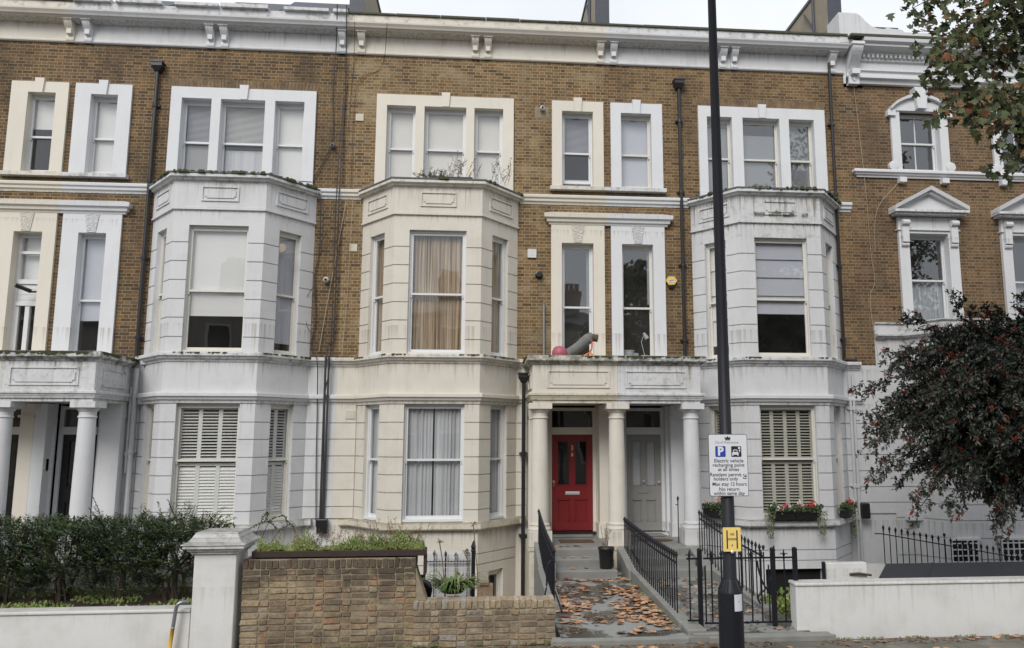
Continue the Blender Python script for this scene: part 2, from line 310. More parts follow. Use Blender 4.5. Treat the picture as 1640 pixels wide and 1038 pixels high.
# ------------------------------------------------------------------ mesh building helpers
ORG = {}
class MB:
    def __init__(s, xf=None): s.v = []; s.f = []; s.xf = xf
    def add(s, vs, fs):
        o = len(s.v)
        s.v += [s.xf(*q) if s.xf else tuple(q) for q in vs]
        s.f += [tuple(o + i for i in f) for f in fs]
    def box(s, x0, x1, y0, y1, z0, z1):
        s.add([(x0, y0, z0), (x1, y0, z0), (x1, y1, z0), (x0, y1, z0), (x0, y0, z1), (x1, y0, z1), (x1, y1, z1), (x0, y1, z1)],
              [(0, 3, 2, 1), (4, 5, 6, 7), (0, 1, 5, 4), (1, 2, 6, 5), (2, 3, 7, 6), (3, 0, 4, 7)])
        return s
    def hexa(s, p):  # 8 explicit corners, same order as box
        s.add(p, [(0, 3, 2, 1), (4, 5, 6, 7), (0, 1, 5, 4), (1, 2, 6, 5), (2, 3, 7, 6), (3, 0, 4, 7)]); return s
    def quad(s, a, b, c, d): s.add([a, b, c, d], [(0, 1, 2, 3)]); return s
    def prism(s, poly, z0, z1):
        n = len(poly)
        s.add([(x, y, z0) for x, y in poly] + [(x, y, z1) for x, y in poly],
              [tuple(range(n))[::-1], tuple(range(n, 2 * n))] + [(i, (i + 1) % n, n + (i + 1) % n, n + i) for i in range(n)]); return s
    def plate(s, poly, y0, y1):  # polygon in x,z extruded in y
        n = len(poly)
        s.add([(x, y0, z) for x, z in poly] + [(x, y1, z) for x, z in poly],
              [tuple(range(n)), tuple(range(n, 2 * n))[::-1]] + [(i, n + i, n + (i + 1) % n, (i + 1) % n) for i in range(n)]); return s
    def sweep(s, path, prof, closed=True):
        # path: (x,y) list, outward = right-hand side; prof: (offset outward, z)
        P = [Vector(q) for q in path]; n = len(P); offs = []
        for i in range(n):
            dirs = []
            if i > 0: dirs.append((P[i] - P[i - 1]).normalized())
            if i < n - 1: dirs.append((P[i + 1] - P[i]).normalized())
            ns = [Vector((d.y, -d.x)) for d in dirs]
            if len(ns) == 1: offs.append(ns[0])
            else:
                m = (ns[0] + ns[1]); k = m.length; m.normalize(); offs.append(m / max(.3, m.dot(ns[0])))
        k = len(prof); vs = []
        for i in range(n):
            for o, z in prof:
                q = P[i] + offs[i] * o; vs.append((q.x, q.y, z))
        fs = []
        for i in range(n - 1):
            for j in range(k if closed else k - 1):
                j2 = (j + 1) % k
                fs.append((i * k + j, (i + 1) * k + j, (i + 1) * k + j2, i * k + j2))
        if closed: fs += [tuple(range(k)), tuple(range((n - 1) * k, n * k))[::-1]]
        s.add(vs, fs); return s
    def tube(s, pts, r, n=8, caps=True, r1=None):
        P = [Vector(q) for q in pts]; m = len(P); vs = []; fs = []
        up = Vector((0, 0, 1))
        for i in range(m):
            d = (P[min(i + 1, m - 1)] - P[max(i - 1, 0)]).normalized()
            a = d.cross(up) if abs(d.dot(up)) < .95 else d.cross(Vector((0, 1, 0)))
            a.normalize(); b = d.cross(a)
            rr = r if r1 is None else r + (r1 - r) * i / (m - 1)
            if isinstance(rr, (list, tuple)): rr = rr[i]
            for j in range(n):
                t = 2 * pi * j / n; q = P[i] + a * cos(t) * rr + b * sin(t) * rr; vs.append(tuple(q))
        for i in range(m - 1):
            for j in range(n):
                j2 = (j + 1) % n; fs.append((i * n + j, i * n + j2, (i + 1) * n + j2, (i + 1) * n + j))
        if caps: fs += [tuple(range(n)), tuple(range((m - 1) * n, m * n))[::-1]]
        s.add(vs, fs); return s
    def lathe(s, prof, cx=0, cy=0, n=20):  # prof: (r,z)
        k = len(prof); vs = []; fs = []
        for j in range(n):
            t = 2 * pi * j / n
            vs += [(cx + r * cos(t), cy + r * sin(t), z) for r, z in prof]
        for j in range(n):
            j2 = (j + 1) % n
            for i in range(k - 1): fs.append((j * k + i, j2 * k + i, j2 * k + i + 1, j * k + i + 1))
        fs += [tuple(j * k for j in range(n))[::-1], tuple(j * k + k - 1 for j in range(n))]
        s.add(vs, fs); return s
    def wall(s, x0, x1, z0, z1, holes, y0, y1, ends=True):
        xs = sorted({x0, x1, *[q for h in holes for q in h[:2] if x0 < q < x1]}); zs = sorted({z0, z1, *[q for h in holes for q in h[2:] if z0 < q < z1]})
        def solid(i, j):
            if i < 0 or j < 0 or i >= len(xs) - 1 or j >= len(zs) - 1: return False
            cx = (xs[i] + xs[i + 1]) / 2; cz = (zs[j] + zs[j + 1]) / 2
            return not any(h[0] < cx < h[1] and h[2] < cz < h[3] for h in holes)
        for i in range(len(xs) - 1):
            for j in range(len(zs) - 1):
                if not solid(i, j): continue
                a, b, c, d = xs[i], xs[i + 1], zs[j], zs[j + 1]
                s.quad((a, y0, c), (b, y0, c), (b, y0, d), (a, y0, d)); s.quad((b, y1, c), (a, y1, c), (a, y1, d), (b, y1, d))
                if not solid(i - 1, j): s.quad((a, y1, c), (a, y0, c), (a, y0, d), (a, y1, d))
                if not solid(i + 1, j): s.quad((b, y0, c), (b, y1, c), (b, y1, d), (b, y0, d))
                if not solid(i, j - 1): s.quad((a, y1, c), (b, y1, c), (b, y0, c), (a, y0, c))
                if not solid(i, j + 1): s.quad((a, y0, d), (b, y0, d), (b, y1, d), (a, y1, d))
        return s
    def build(s, name, mat, parent=None, smooth=False, bevel=0.0, mats=None, fm=None):
        if parent is not None:
            o = ORG.get(parent.name) or Vector(parent.location)
        else: o = Vector((0, 0, 0)) if not s.v else Vector(sum_center(s.v))
        me = bpy.data.meshes.new(name)
        me.from_pydata([(x - o.x, y - o.y, z - o.z) for x, y, z in s.v], [], s.f)
        me.materials.append(M[mat])
        for m_ in (mats or []): me.materials.append(M[m_])
        if fm: me.polygons.foreach_set('material_index', fm)
        if smooth: me.polygons.foreach_set('use_smooth', [True] * len(me.polygons))
        me.update()
        ob = bpy.data.objects.new(name, me); COL.objects.link(ob)
        if parent is not None:
            ob.parent = parent
            ORG[ob.name] = o         # all of a thing's pieces are measured from its origin
        else: ob.location = o
        if bevel:
            b = ob.modifiers.new('bevel', 'BEVEL'); b.width = bevel; b.segments = 2; b.limit_method = 'ANGLE'; b.angle_limit = radians(40)
        return ob
def sum_center(v):
    xs = [q[0] for q in v]; ys = [q[1] for q in v]; zs = [q[2] for q in v]
    return ((min(xs) + max(xs)) / 2, (min(ys) + max(ys)) / 2, min(zs))
def tag(o, label, cat, group=None):
    o['label'] = label; o['category'] = cat
    if group: o['group'] = group
    return o
def thing(name, label, cat, loc=(0, 0, 0), group=None):
    o = bpy.data.objects.new(name, None); COL.objects.link(o); o.location = loc; o.empty_display_size = .3
    return tag(o, label, cat, group)
def structure(o): o['kind'] = 'structure'; return o
def stuff(o, label): o['kind'] = 'stuff'; o['label'] = label; return o
def seg(p, q):
    """local frame along a wall segment p->q: u along, d inward, z up"""
    px, py = p; dx, dy = q[0] - px, q[1] - py; L = sqrt(dx * dx + dy * dy); ux, uy = dx / L, dy / L
    return (lambda u, d, z: (px + ux * u - uy * d, py + uy * u + ux * d, z)), L
def grooved(z0, z1, lines, out, depth, g=.012, gd=.022):
    """closed profile of a pier with V-jointed courses"""
    pr = [(out, z0)]
    for z in sorted(lines):
        if z0 + .03 < z < z1 - .03: pr += [(out, z - g), (out - gd, z - g * .3), (out - gd, z + g * .3), (out, z + g)]
    return pr + [(out, z1), (-depth, z1), (-depth, z0)]

def text_mb(txt, size, cx, cz, y, align='CENTER', bold=0.0, sx=1.0):
    cu = bpy.data.curves.new('t', 'FONT'); cu.body = txt; cu.size = size; cu.align_x = align; cu.align_y = 'CENTER'; cu.offset = bold
    cu.extrude = 0.0; ob = bpy.data.objects.new('t', cu); COL.objects.link(ob)
    dg = bpy.context.evaluated_depsgraph_get(); me = bpy.data.meshes.new_from_object(ob.evaluated_get(dg))
    vs = [(cx + v.co.x * sx, y, cz + v.co.y) for v in me.vertices]; fs = [tuple(p.vertices) for p in me.polygons]
    bpy.data.objects.remove(ob); bpy.data.curves.remove(cu); bpy.data.meshes.remove(me)
    return vs, fs

# ------------------------------------------------------------------ windows
def pleats(mb, xf, u0, u1, z0, z1, d, amp=.025, wl=.09, seed=0):
    n = max(8, int((u1 - u0) / .012)); vs = []; rs = 5
    for j in range(rs + 1):
        z = z0 + (z1 - z0) * j / rs
        for i in range(n + 1):
            u = u0 + (u1 - u0) * i / n
            ph = u / wl * 2 * pi + 1.7 * sin(u * 9 + seed) + .5 * sin(u * 23 + seed * 2) + .25 * sin(z * 2.1 + u * 5)
            a = amp * (.55 + .45 * sin(u * 13 + seed * 3))
            vs.append((u, d + a * sin(ph), z))
    fs = [(j * (n + 1) + i, j * (n + 1) + i + 1, (j + 1) * (n + 1) + i + 1, (j + 1) * (n + 1) + i) for j in range(rs) for i in range(n)]
    mb.add(vs, fs)
def add_content(win, xf, w, z0, z1, d, spec):
    h = z1 - z0
    for c in spec:
        k = c[0]
        if k == 'roller':      # mat, from fraction (top=1) down to fraction
            mb = MB(xf); a = z0 + h * c[3]; b = z0 + h * c[2]; mb.box(.02, w - .02, d, d + .003, a, b); mb.box(.02, w - .02, d - .006, d + .009, a - .02, a)
            mb.build('blind', c[1], win)
        elif k == 'venetian':
            mb = MB(xf); a = z0 + h * c[3]; b = z0 + h * c[2]; z = b
            while z > a:
                mb.quad((.03, d - .012, z - .012), (w - .03, d - .012, z - .012), (w - .03, d + .010, z + .012), (.03, d + .010, z + .012)); z -= .028
            mb.box(.03, w - .03, d - .012, d + .012, a - .02, a); mb.build('blind', c[1], win)
        elif k == 'roman':
            mb = MB(xf); a = z0 + h * c[3]; b = z0 + h * c[2]; nn = 4
            for i in range(nn):
                za = a + (b - a) * i / nn; zb = a + (b - a) * (i + 1) / nn
                mb.hexa([(.02, d - .03, za), (w - .02, d - .03, za), (w - .02, d - .026, za), (.02, d - .026, za), (.02, d, zb), (w - .02, d, zb), (w - .02, d + .004, zb), (.02, d + .004, zb)])
            mb.build('blind', c[1], win)
        elif k == 'curtain':   # mat, u fraction a..b, z fraction a..b
            mb = MB(xf); pleats(mb, xf, .02 + (w - .04) * c[2], .02 + (w - .04) * c[3], z0 + h * c[4], z0 + h * c[5], d + .03, c[6] if len(c) > 6 else .022, seed=w * 31 + c[2] * 7)
            mb.build('curtain', c[1], win, smooth=True)
        elif k == 'shutter':   # mat, tilt upper, tilt lower, panels
            mb = MB(xf); npan = c[4]; zm = z0 + h * .5
            for zz0, zz1, tilt in ((z0 + .02, zm - .01, c[3]), (zm + .01, z1 - .02, c[2])):
                for i in range(npan):
                    a = .03 + (w - .06) * i / npan; b = .03 + (w - .06) * (i + 1) / npan
                    s_ = .04; mb.box(a, a + s_, d, d + .028, zz0, zz1); mb.box(b - s_, b, d, d + .028, zz0, zz1)
                    mb.box(a + s_, b - s_, d + .001, d + .027, zz0, zz0 + .06); mb.box(a + s_, b - s_, d + .001, d + .027, zz1 - .06, zz1)
                    z = zz0 + .075
                    while z < zz1 - .07:
                        t_ = radians(tilt); cx_, cz_ = .032 * cos(t_), .032 * sin(t_)
                        mb.hexa([(a + s_, d + .014 - cx_, z - cz_ - .003), (b - s_, d + .014 - cx_, z - cz_ - .003), (b - s_, d + .014 + cx_, z + cz_ - .003), (a + s_, d + .014 + cx_, z + cz_ - .003),
                                 (a + s_, d + .014 - cx_, z - cz_ + .003), (b - s_, d + .014 - cx_, z - cz_ + .003), (b - s_, d + .014 + cx_, z + cz_ + .003), (a + s_, d + .014 + cx_, z + cz_ + .003)])
                        z += .062
            mb.build('shutter', c[1], win)
hb_ref = [None]
def window(house, xf, w, z0, z1, d0=.14, frame='sash_white', content=(), meet=.5, pane='glass', room=None, jamb=.018, bars=0, open_=0, rdepth=1.2, name='window'):
    if house is hb_ref[0]: jamb = max(jamb, .04)
    zm = z0 + (z1 - z0) * meet; mb = MB(xf); j = jamb; st = .040
    mb.box(0, j, d0, d0 + .11, z0 + .05, z1); mb.box(w - j, w, d0, d0 + .11, z0 + .05, z1)
    mb.box(j, w - j, d0, d0 + .11, z1 - .045, z1); mb.box(-.0, w, d0 - .035, d0 + .11, z0, z0 + .05)
    a, b = j, w - j; zt = z1 - .045; zb = z0 + .05 + open_
    du = d0 + .02; dl = d0 + .06
    for (x0, x1) in ((a, a + st), (b - st, b)):
        mb.box(x0, x1, du, du + .035, zm, zt); mb.box(x0, x1, dl, dl + .035, zb, zm)
    mb.box(a + st, b - st, du, du + .035, zt - .05, zt); mb.box(a + st, b - st, dl, dl + .035, zb, zb + .065)
    mb.box(a, b, du - .004, dl + .036, zm - .022, zm + .022)
    for x0 in (a + .004, b - st + .006):   # sash horns
        mb.box(x0, x0 + .03, du + .002, du + .03, zm - .075, zm - .022)
    for q in range(bars):
        u = a + st + (b - a - 2 * st) * (q + 1) / (bars + 1)
        mb.box(u - .012, u + .012, du + .004, du + .031, zm + .022, zt - .05); mb.box(u - .012, u + .012, dl + .004, dl + .031, zb + .065, zm - .022)
    win = mb.build(name, frame, house)
    g = MB(xf); g.quad((a + st, du + .017, zm + .02), (b - st, du + .017, zm + .02), (b - st, du + .017, zt - .05), (a + st, du + .017, zt - .05)); g.build('pane', pane, win); g = MB(xf)
    g.quad((a + st, dl + .017, zb + .06), (b - st, dl + .017, zb + .06), (b - st, dl + .017, zm - .02), (a + st, dl + .017, zm - .02))
    g.build('pane', pane, win)
    add_content(win, xf, w, z0 + .05, z1 - .045, d0 + .113, content)
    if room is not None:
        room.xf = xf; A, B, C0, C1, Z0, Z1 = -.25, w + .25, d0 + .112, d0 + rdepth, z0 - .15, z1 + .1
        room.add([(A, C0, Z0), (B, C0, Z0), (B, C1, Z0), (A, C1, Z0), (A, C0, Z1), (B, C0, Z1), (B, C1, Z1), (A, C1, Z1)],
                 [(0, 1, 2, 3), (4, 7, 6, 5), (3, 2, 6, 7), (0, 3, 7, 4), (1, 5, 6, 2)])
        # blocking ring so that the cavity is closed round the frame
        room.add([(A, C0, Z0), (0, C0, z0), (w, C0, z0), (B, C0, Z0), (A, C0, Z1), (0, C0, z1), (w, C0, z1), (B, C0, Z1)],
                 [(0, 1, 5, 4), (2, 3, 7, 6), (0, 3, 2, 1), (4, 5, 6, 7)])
    return win
ID = lambda x, y, z: (x, y, z)
def flat(x): return lambda u, d, z: (x + u, d, z)

def surround(mb, x0, x1, z0, z1, holes, proud=.06, key=None, xf=None, keyz=None):
    """plaster architrave: plate with openings, a raised outer fillet and keystone"""
    mb.wall(x0, x1, z0, z1, holes, -proud, .20)
    for k in (key or []):
        w0, w1 = .075, .10; a, b = keyz or (z1 - .27, z1 + .07)
        mb.hexa([(k - w0, -proud - .045, a), (k + w0, -proud - .045, a), (k + w0, -proud + .01, a), (k - w0, -proud + .01, a),
                 (k - w1, -proud - .045, b), (k + w1, -proud - .045, b), (k + w1, .05, b), (k - w1, .05, b)])

def bracket(mb, x, ztop=11.99, zb=11.47, w=.165, proj=.25):
    """scrolled cornice console"""
    pts = []
    for i in range(13):
        t = i / 12; z = ztop - .07 - (ztop - .07 - zb) * t
        o = .06 + (proj - .06) * (.5 + .5 * cos(pi * min(1, t * 1.35))) + (.035 * sin(pi * max(0, (t - .7) / .3)) if t > .7 else 0)
        pts.append((o, z))
    poly = [(.0, ztop - .07)] + pts + [(.0, zb)]
    n = len(poly)
    for a, b in ((x - w / 2, x + w / 2),):
        mb.add([(a, -o, z) for o, z in poly] + [(b, -o, z) for o, z in poly],
               [tuple(range(n)), tuple(range(n, 2 * n))[::-1]] + [(i, n + i, n + (i + 1) % n, (i + 1) % n) for i in range(n)])
    mb.box(x - w / 2 - .025, x + w / 2 + .025, -proj - .03, 0, ztop - .07, ztop)
    mb.box(x - w / 2 + .03, x + w / 2 - .03, -proj * .62, -.03, zb + .17, zb + .30)

P0, P1, P2, P3 = -9.27, -3.22, 2.79, 8.72
HB, HW, BD = .93, 1.75, 1.0   # bay half widths front / at the wall, depth
BRK = 4.30

def offset_path(c, x0=None, x1=None):
    p = [(c - HW, 0), (c - HB, -BD), (c + HB, -BD), (c + HW, 0)]
    if x0 is not None: p = [(x0, 0)] + p
    if x1 is not None: p = p + [(x1, 0)]
    return p
def lerp(p, q, t): return (p[0] + (q[0] - p[0]) * t, p[1] + (q[1] - p[1]) * t)

CORN = [(0, 0), (.04, 0), (.05, .05), (.09, .07), (.10, .12), (.13, .14), (.13, .20), (.11, .235), (0, .24)]
def cornice_prof(z0, h, out, base=0.0, depth=.2):
    return [(-depth, z0), (base + .02, z0), (base + .03, z0 + h * .22), (base + out * .55, z0 + h * .32), (base + out * .68, z0 + h * .52), (base + out, z0 + h * .62), (base + out, z0 + h * .88), (base + out * .93, z0 + h), (-depth, z0 + h + .01)]

def make_bay(h, c, C, first, ground, lx0, lx1, gpane='glass', rooms=None, fr='sash_white', panes=None):
    """two storey canted bay. C = colour key ('white'/'cream'); first/ground = contents for (left cant, front, right cant)"""
    W0, F0, F1, W1 = offset_path(c)
    S, SILL, MOS = C + '_stucco', C + '_sill', C + '_mossy'
    piers = MB(); piers2 = MB()
    g1 = [4.69, 5.09, 5.48, 5.88, 6.28, 6.68]; g0 = [1.17, 1.52, 1.88, 2.24, 2.60, 2.95]
    for z0, z1, lines, hw, mb in ((4.36, 7.05, g1, .605, piers), (.915, 3.34, g0, .625, piers2)):
        pr = grooved(z0, z1, lines, 0, .25)
        for path in ([W0, lerp(W0, F0, .27)], [lerp(W0, F0, .71), F0, (c - hw, -BD)], [(c + hw, -BD), F1, lerp(W1, F1, .71)], [lerp(W1, F1, .27), W1]):
            mb = MB(); mb.sweep(path, pr); mb.build('bay_pier', S, h)
    full = offset_path(c)
    up = MB()
    up.sweep(full, [(-.24, 7.05), (0, 7.05), (.0, 7.36), (.015, 7.375), (.045, 7.38), (.045, 7.42), (.02, 7.44), (.02, 7.96), (-.24, 7.96)])
    # raised panel frames on the parapet
    for p, q, m in ((W0, F0, .3), (F0, F1, .32), (F1, W1, .3)):
        xf, L = seg(p, q); a, b = L * m - (.1 if (p is W0 or p is F1) else .0), L * (1 - m) + (.1 if (p is W0 or p is F1) else .0)
        s_ = MB(xf)
        for x0, x1, z0, z1 in ((a - .05, b + .05, 7.86, 7.895), (a - .05, b + .05, 7.565, 7.60), (a - .05, a - .02, 7.60, 7.86), (b + .02, b + .05, 7.60, 7.86)):
            s_.box(x0, x1, -.045, -.015, z0, z1)
        k = .035; zc0, zc1 = 7.635, 7.825     # inner panel with notched corners
        s_.plate([(a + .02 + k, zc0), (b - .02 - k, zc0), (b - .02 - k, zc0 + k), (b - .02, zc0 + k), (b - .02, zc1 - k), (b - .02 - k, zc1 - k), (b - .02 - k, zc1), (a + .02 + k, zc1), (a + .02 + k, zc1 - k), (a + .02, zc1 - k), (a + .02, zc0 + k), (a + .02 + k, zc0 + k)], -.04, -.01)
        up.v += s_.v if False else []; o = len(up.v); up.v += s_.v; up.f += [tuple(o + i for i in f) for f in s_.f]
    up.build('bay_parapet', 'white_streaked' if c > 5 else S, h)
    cp = MB(); cp.sweep(full, cornice_prof(7.96, .17, .15)); cp.build('bay_cornice', SILL, h)
    rf = MB(); rf.sweep(full, [(-.3, 8.11), (.155, 8.135), (.16, 8.165), (-.6, 8.30)], True)
    rf.prism([(c - HW + .35, .0), (c - HB + .2, -BD + .45), (c + HB - .2, -BD + .45), (c + HW - .35, .0)], 8.15, 8.29)
    rf.build('bay_roof', 'lead', h)
    ms = MB()   # moss and soil lumps along the roof edge
    for p, q in zip(full[:-1], full[1:]):
        xf, L = seg(p, q); ms.xf = xf; n_ = int(L / .035)
        for i in range(n_):
            u = L * (i + R()) / n_; k = mnoise.noise(Vector((u * 2.2 + p[0], c, 3)))
            if k > -.12 + (0.22 if C == 'cream' else 0):
                s_ = U_(.018, .05); d = U_(-.19, -.04); zz = 8.165 + max(0, (d + .19)) * .1; ms.hexa([(u - s_, d - s_ * .6, zz - .03), (u + s_, d - s_ * .7, zz - .03), (u + s_, d + s_, zz - .02), (u - s_, d + s_, zz - .02), (u - s_ * .5, d - s_ * .3, zz + s_ * .8), (u + s_ * .4, d - s_ * .3, zz + s_ * .7), (u + s_ * .5, d + s_ * .5, zz + s_), (u - s_ * .5, d + s_ * .5, zz + s_)])
    stuff(ms.build('roof_moss', 'moss', h), 'dark moss along the edge of the bay roof')
    # first floor sill band, apron, ground cornice, sill, plinth
    full2 = offset_path(c, lx0, lx1)
    mb = MB(); mb.sweep(full2, cornice_prof(4.18, .19, .13)); mb.build('sill_band', SILL, h)
    mb = MB(); mb.sweep(full, [(-.25, 3.56), (-.0, 3.56), (.0, 4.18), (-.25, 4.18)]); mb.build('bay_apron', S, h)
    mb = MB(); mb.sweep(full2, cornice_prof(3.335, .225, .12)); mb.build('string_cornice', S, h)
    slabx = [(c - HW - .28, 0), (c - HW - .02, 0)] + full[1:3] + [(c + HW + .02, 0), (c + HW + .2, 0)]
    mb = MB(); mb.sweep(slabx, [(-.24, .77), (.10, .77), (.125, .80), (.125, .895), (.10, .915), (-.24, .93)]); mb.build('window_ledge', C + '_flaky', h)
    return full

def bay_windows(h, c, C, first, ground, fr, room, bothpanes=('glass', 'glass')):
    W0, F0, F1, W1 = offset_path(c)
    for z0, z1, hw, specs, pn, meet in ((4.37, 7.05, .605, first, bothpanes[0], .485), (.93, 3.335, .625, ground, bothpanes[1], .52)):
        for (p, q, a, b, sp) in ((W0, F0, .27, .71, specs[0]), ((c - hw, -BD), (c + hw, -BD), 0, 1, specs[1]), (F1, W1, .29, .73, specs[2])):
            xf0, L = seg(p, q); o = a * L; w = (b - a) * L
            xf = (lambda f, o: (lambda u, d, z: f(u + o, d, z)))(xf0, o)
            window(h, xf, w, z0, z1, .085, fr, sp, meet, pn, None)
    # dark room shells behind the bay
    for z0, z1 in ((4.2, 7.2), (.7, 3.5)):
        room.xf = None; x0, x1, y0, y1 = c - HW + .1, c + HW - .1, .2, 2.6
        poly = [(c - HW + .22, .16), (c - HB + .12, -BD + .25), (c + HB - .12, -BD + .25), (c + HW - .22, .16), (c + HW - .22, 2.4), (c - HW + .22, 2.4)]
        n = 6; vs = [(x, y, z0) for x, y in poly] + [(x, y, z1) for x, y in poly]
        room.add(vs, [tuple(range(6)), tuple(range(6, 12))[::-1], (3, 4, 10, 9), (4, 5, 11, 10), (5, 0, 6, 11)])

def column(h, x, y, C, z0=.50, split=None):
    mb = MB()
    mb.box(x - .235, x + .235, y - .235, y + .235, z0, z0 + .30)
    mb.lathe([(.225, z0 + .30), (.235, z0 + .335), (.215, z0 + .37), (.195, z0 + .385), (.20, z0 + .40), (.21, z0 + .415), (.19, z0 + .44), (.178, z0 + .46)] +
             [(.178 - .026 * (i / 8) ** 1.5, z0 + .46 + (3.02 - z0 - .46) * i / 8) for i in range(1, 9)] +
             [(.168, 3.025), (.172, 3.04), (.165, 3.06), (.155, 3.065), (.155, 3.14), (.17, 3.15), (.205, 3.20), (.21, 3.215)], x, y, 28)
    mb.box(x - .235, x + .235, y - .235, y + .235, 3.215, 3.335)
    return mb.build('column', C + '_column', h, bevel=.006)

def porch(h, xa, xb, C, outer, wallx):
    """half of a double porch from party line to outer edge; outer=-1 left end, +1 right end"""
    S, MOS = C + '_stucco', C + '_mossy'; F = -1.6
    path = [(xa, 0), (xa, F), (xb, F)] if outer < 0 else [(xa, F), (xb, F), (xb, 0)]
    mb = MB(); mb.sweep(path, [(-.28, 3.54), (0, 3.54), (0, 4.12), (-.28, 4.12)])
    a, b = (xa + .3, xb - .16) if outer < 0 else (xa + .16, xb - .3)
    for x0, x1, z0, z1 in ((a, b, 3.975, 4.005), (a, b, 3.645, 3.675), (a, a + .03, 3.675, 3.975), (b - .03, b, 3.675, 3.975)): mb.box(x0, x1, F - .022, F + .02, z0, z1)
    k = .04; A, B, z0, z1 = a + .07, b - .07, 3.71, 3.94
    mb.plate([(A + k, z0), (B - k, z0), (B - k, z0 + k), (B, z0 + k), (B, z1 - k), (B - k, z1 - k), (B - k, z1), (A + k, z1), (A + k, z1 - k), (A, z1 - k), (A, z0 + k), (A + k, z0 + k)], F - .018, F + .02)
    sx = xa if outer < 0 else xb; s_ = -1 if outer < 0 else 1     # side panel
    for y0, y1, z0, z1 in ((F + .3, -.3, 3.975, 4.005), (F + .3, -.3, 3.645, 3.675), (F + .3, F + .33, 3.675, 3.975), (-.33, -.3, 3.675, 3.975)):
        mb.box(min(sx, sx + s_ * .022), max(sx, sx + s_ * .022), y0, y1, z0, z1)
    mb.build('porch_parapet', C + '_streaked', h)
    mb = MB(); mb.sweep(path, cornice_prof(3.40, .15, .075, .0, .28)); mb.sweep(path, [(-.30, 3.335), (-.01, 3.335), (-.01, 3.40), (-.30, 3.40)]); mb.build('porch_cornice', C + '_flaky', h)
    mb = MB(); mb.sweep(path, [(-.3, 4.12), (.02, 4.12), (.04, 4.16), (.10, 4.185), (.115, 4.20), (.115, 4.285), (.09, 4.31), (-.3, 4.315)]); mb.build('porch_coping', MOS, h)
    mb = MB(); mb.box(xa + (.28 if outer < 0 else .0), xb - (.28 if outer > 0 else 0), F + .28, 0, 4.10, 4.2); mb.box(xa + (.27 if outer < 0 else .0), xb - (.27 if outer > 0 else 0), F + .27, 0, 3.36, 3.42)
    mb.build('porch_roof', S, h)

def doorway(h, x0, x1, C, z0=.58, door=None, ztop=3.30, fanpane='glass_dark'):
    """frame with transom and fanlight; the opening itself is left in the wall"""
    fm = MB(); y = .10
    fm.box(x0, x0 + .075, y, y + .12, z0, ztop); fm.box(x1 - .075, x1, y, y + .12, z0, ztop); fm.box(x0 + .075, x1 - .075, y, y + .12, ztop - .07, ztop)
    fm.box(x0 + .075, x1 - .075, y - .015, y + .12, 2.70, 2.86)
    # moulded outer architrave on the wall face
    for i, (o, p) in enumerate(((.0, .05), (.06, .03))):
        fm.box(x0 - .06 - o, x0 - o, -p, .09, z0, ztop + .05); fm.box(x1 + o, x1 + .06 + o, -p, .09, z0, ztop + .05)
    f = fm.build('door_frame', C + '_clean', h)
    g = MB(); g.quad((x0 + .07, y + .05, 2.85), (x1 - .07, y + .05, 2.85), (x1 - .07, y + .05, ztop - .06), (x0 + .07, y + .05, ztop - .06)); g.build('fanlight', fanpane, h)
    return f
def room_box(mb, x0, x1, y0, y1, z0, z1):
    mb.xf = None
    mb.add([(x0, y0, z0), (x1, y0, z0), (x1, y1, z0), (x0, y1, z0), (x0, y0, z1), (x1, y0, z1), (x1, y1, z1), (x0, y1, z1)],
           [(0, 1, 2, 3), (4, 7, 6, 5), (3, 2, 6, 7), (0, 3, 7, 4), (1, 5, 6, 2)])

def door_leaf(h, x0, x1, z0, z1, mat, glassy, y=.15, label=None):
    """four panel door; the top two panels may be glazed"""
    mb = MB(); w = x1 - x0; st = .125; mid = (x0 + x1) / 2; zl = z0 + .86; ml = .055
    holes = [(x0 + st, mid - ml, zl + .12, z1 - .14), (mid + ml, x1 - st, zl + .12, z1 - .14)]
    low = [(x0 + st, mid - ml, z0 + .20, zl - .18), (mid + ml, x1 - st, z0 + .20, zl - .18)]
    mb.wall(x0, x1, z0, z1, holes + low, y, y + .045)
    for a, b, c, d in low:
        mb.box(a, b, y + .02, y + .04, c, d); mb.hexa([(a + .03, y + .018, c + .03), (b - .03, y + .018, c + .03), (b, y + .03, c), (a, y + .03, c), (a + .03, y + .018, d - .03), (b - .03, y + .018, d - .03), (b, y + .03, d), (a, y + .03, d)])
        for q in ((a, b, c - .0, c + .018), (a, b, d - .018, d), (a, a + .018, c, d), (b - .018, b, c, d)): mb.box(q[0], q[1], y - .008, y + .03, q[2], q[3])
    for a, b, c, d in holes:
        for q in ((a, b, c - .0, c + .018), (a, b, d - .018, d), (a, a + .018, c, d), (b - .018, b, c, d)): mb.box(q[0], q[1], y - .008, y + .03, q[2], q[3])
    dr = mb.build('door', mat, h)
    if label: dr['label'] = label
    for a, b, c, d in holes: g = MB(); g.quad((a, y + .025, c), (b, y + .025, c), (b, y + .025, d), (a, y + .025, d)); g.build('pane', glassy, dr)
    return dr

# ------------------------------------------------------------------ ground
def ground_sheet():
    mb = MB(); mb.quad((-400, -400, -1.9), (400, -400, -1.9), (400, 400, -1.9), (-400, 400, -1.9)); return structure(mb.build('ground', 'soil'))
ground_sheet()
mb = MB(); mb.box(-60, 60, -9.75, -6.98, -.3, 0); structure(mb.build('pavement', 'pavement'))
mb = MB(); mb.box(-60, 60, -9.90, -9.754, -.3, .005); structure(mb.build('kerb', 'kerb_stone'))
mb = MB(); mb.box(-60, 60, -22, -9.904, -.5, -.12); structure(mb.build('road', 'asphalt'))
mb = MB(); mb.box(-60, 60, -27.0, -22.004, -.5, 0); structure(mb.build('far_pavement', 'pavement'))

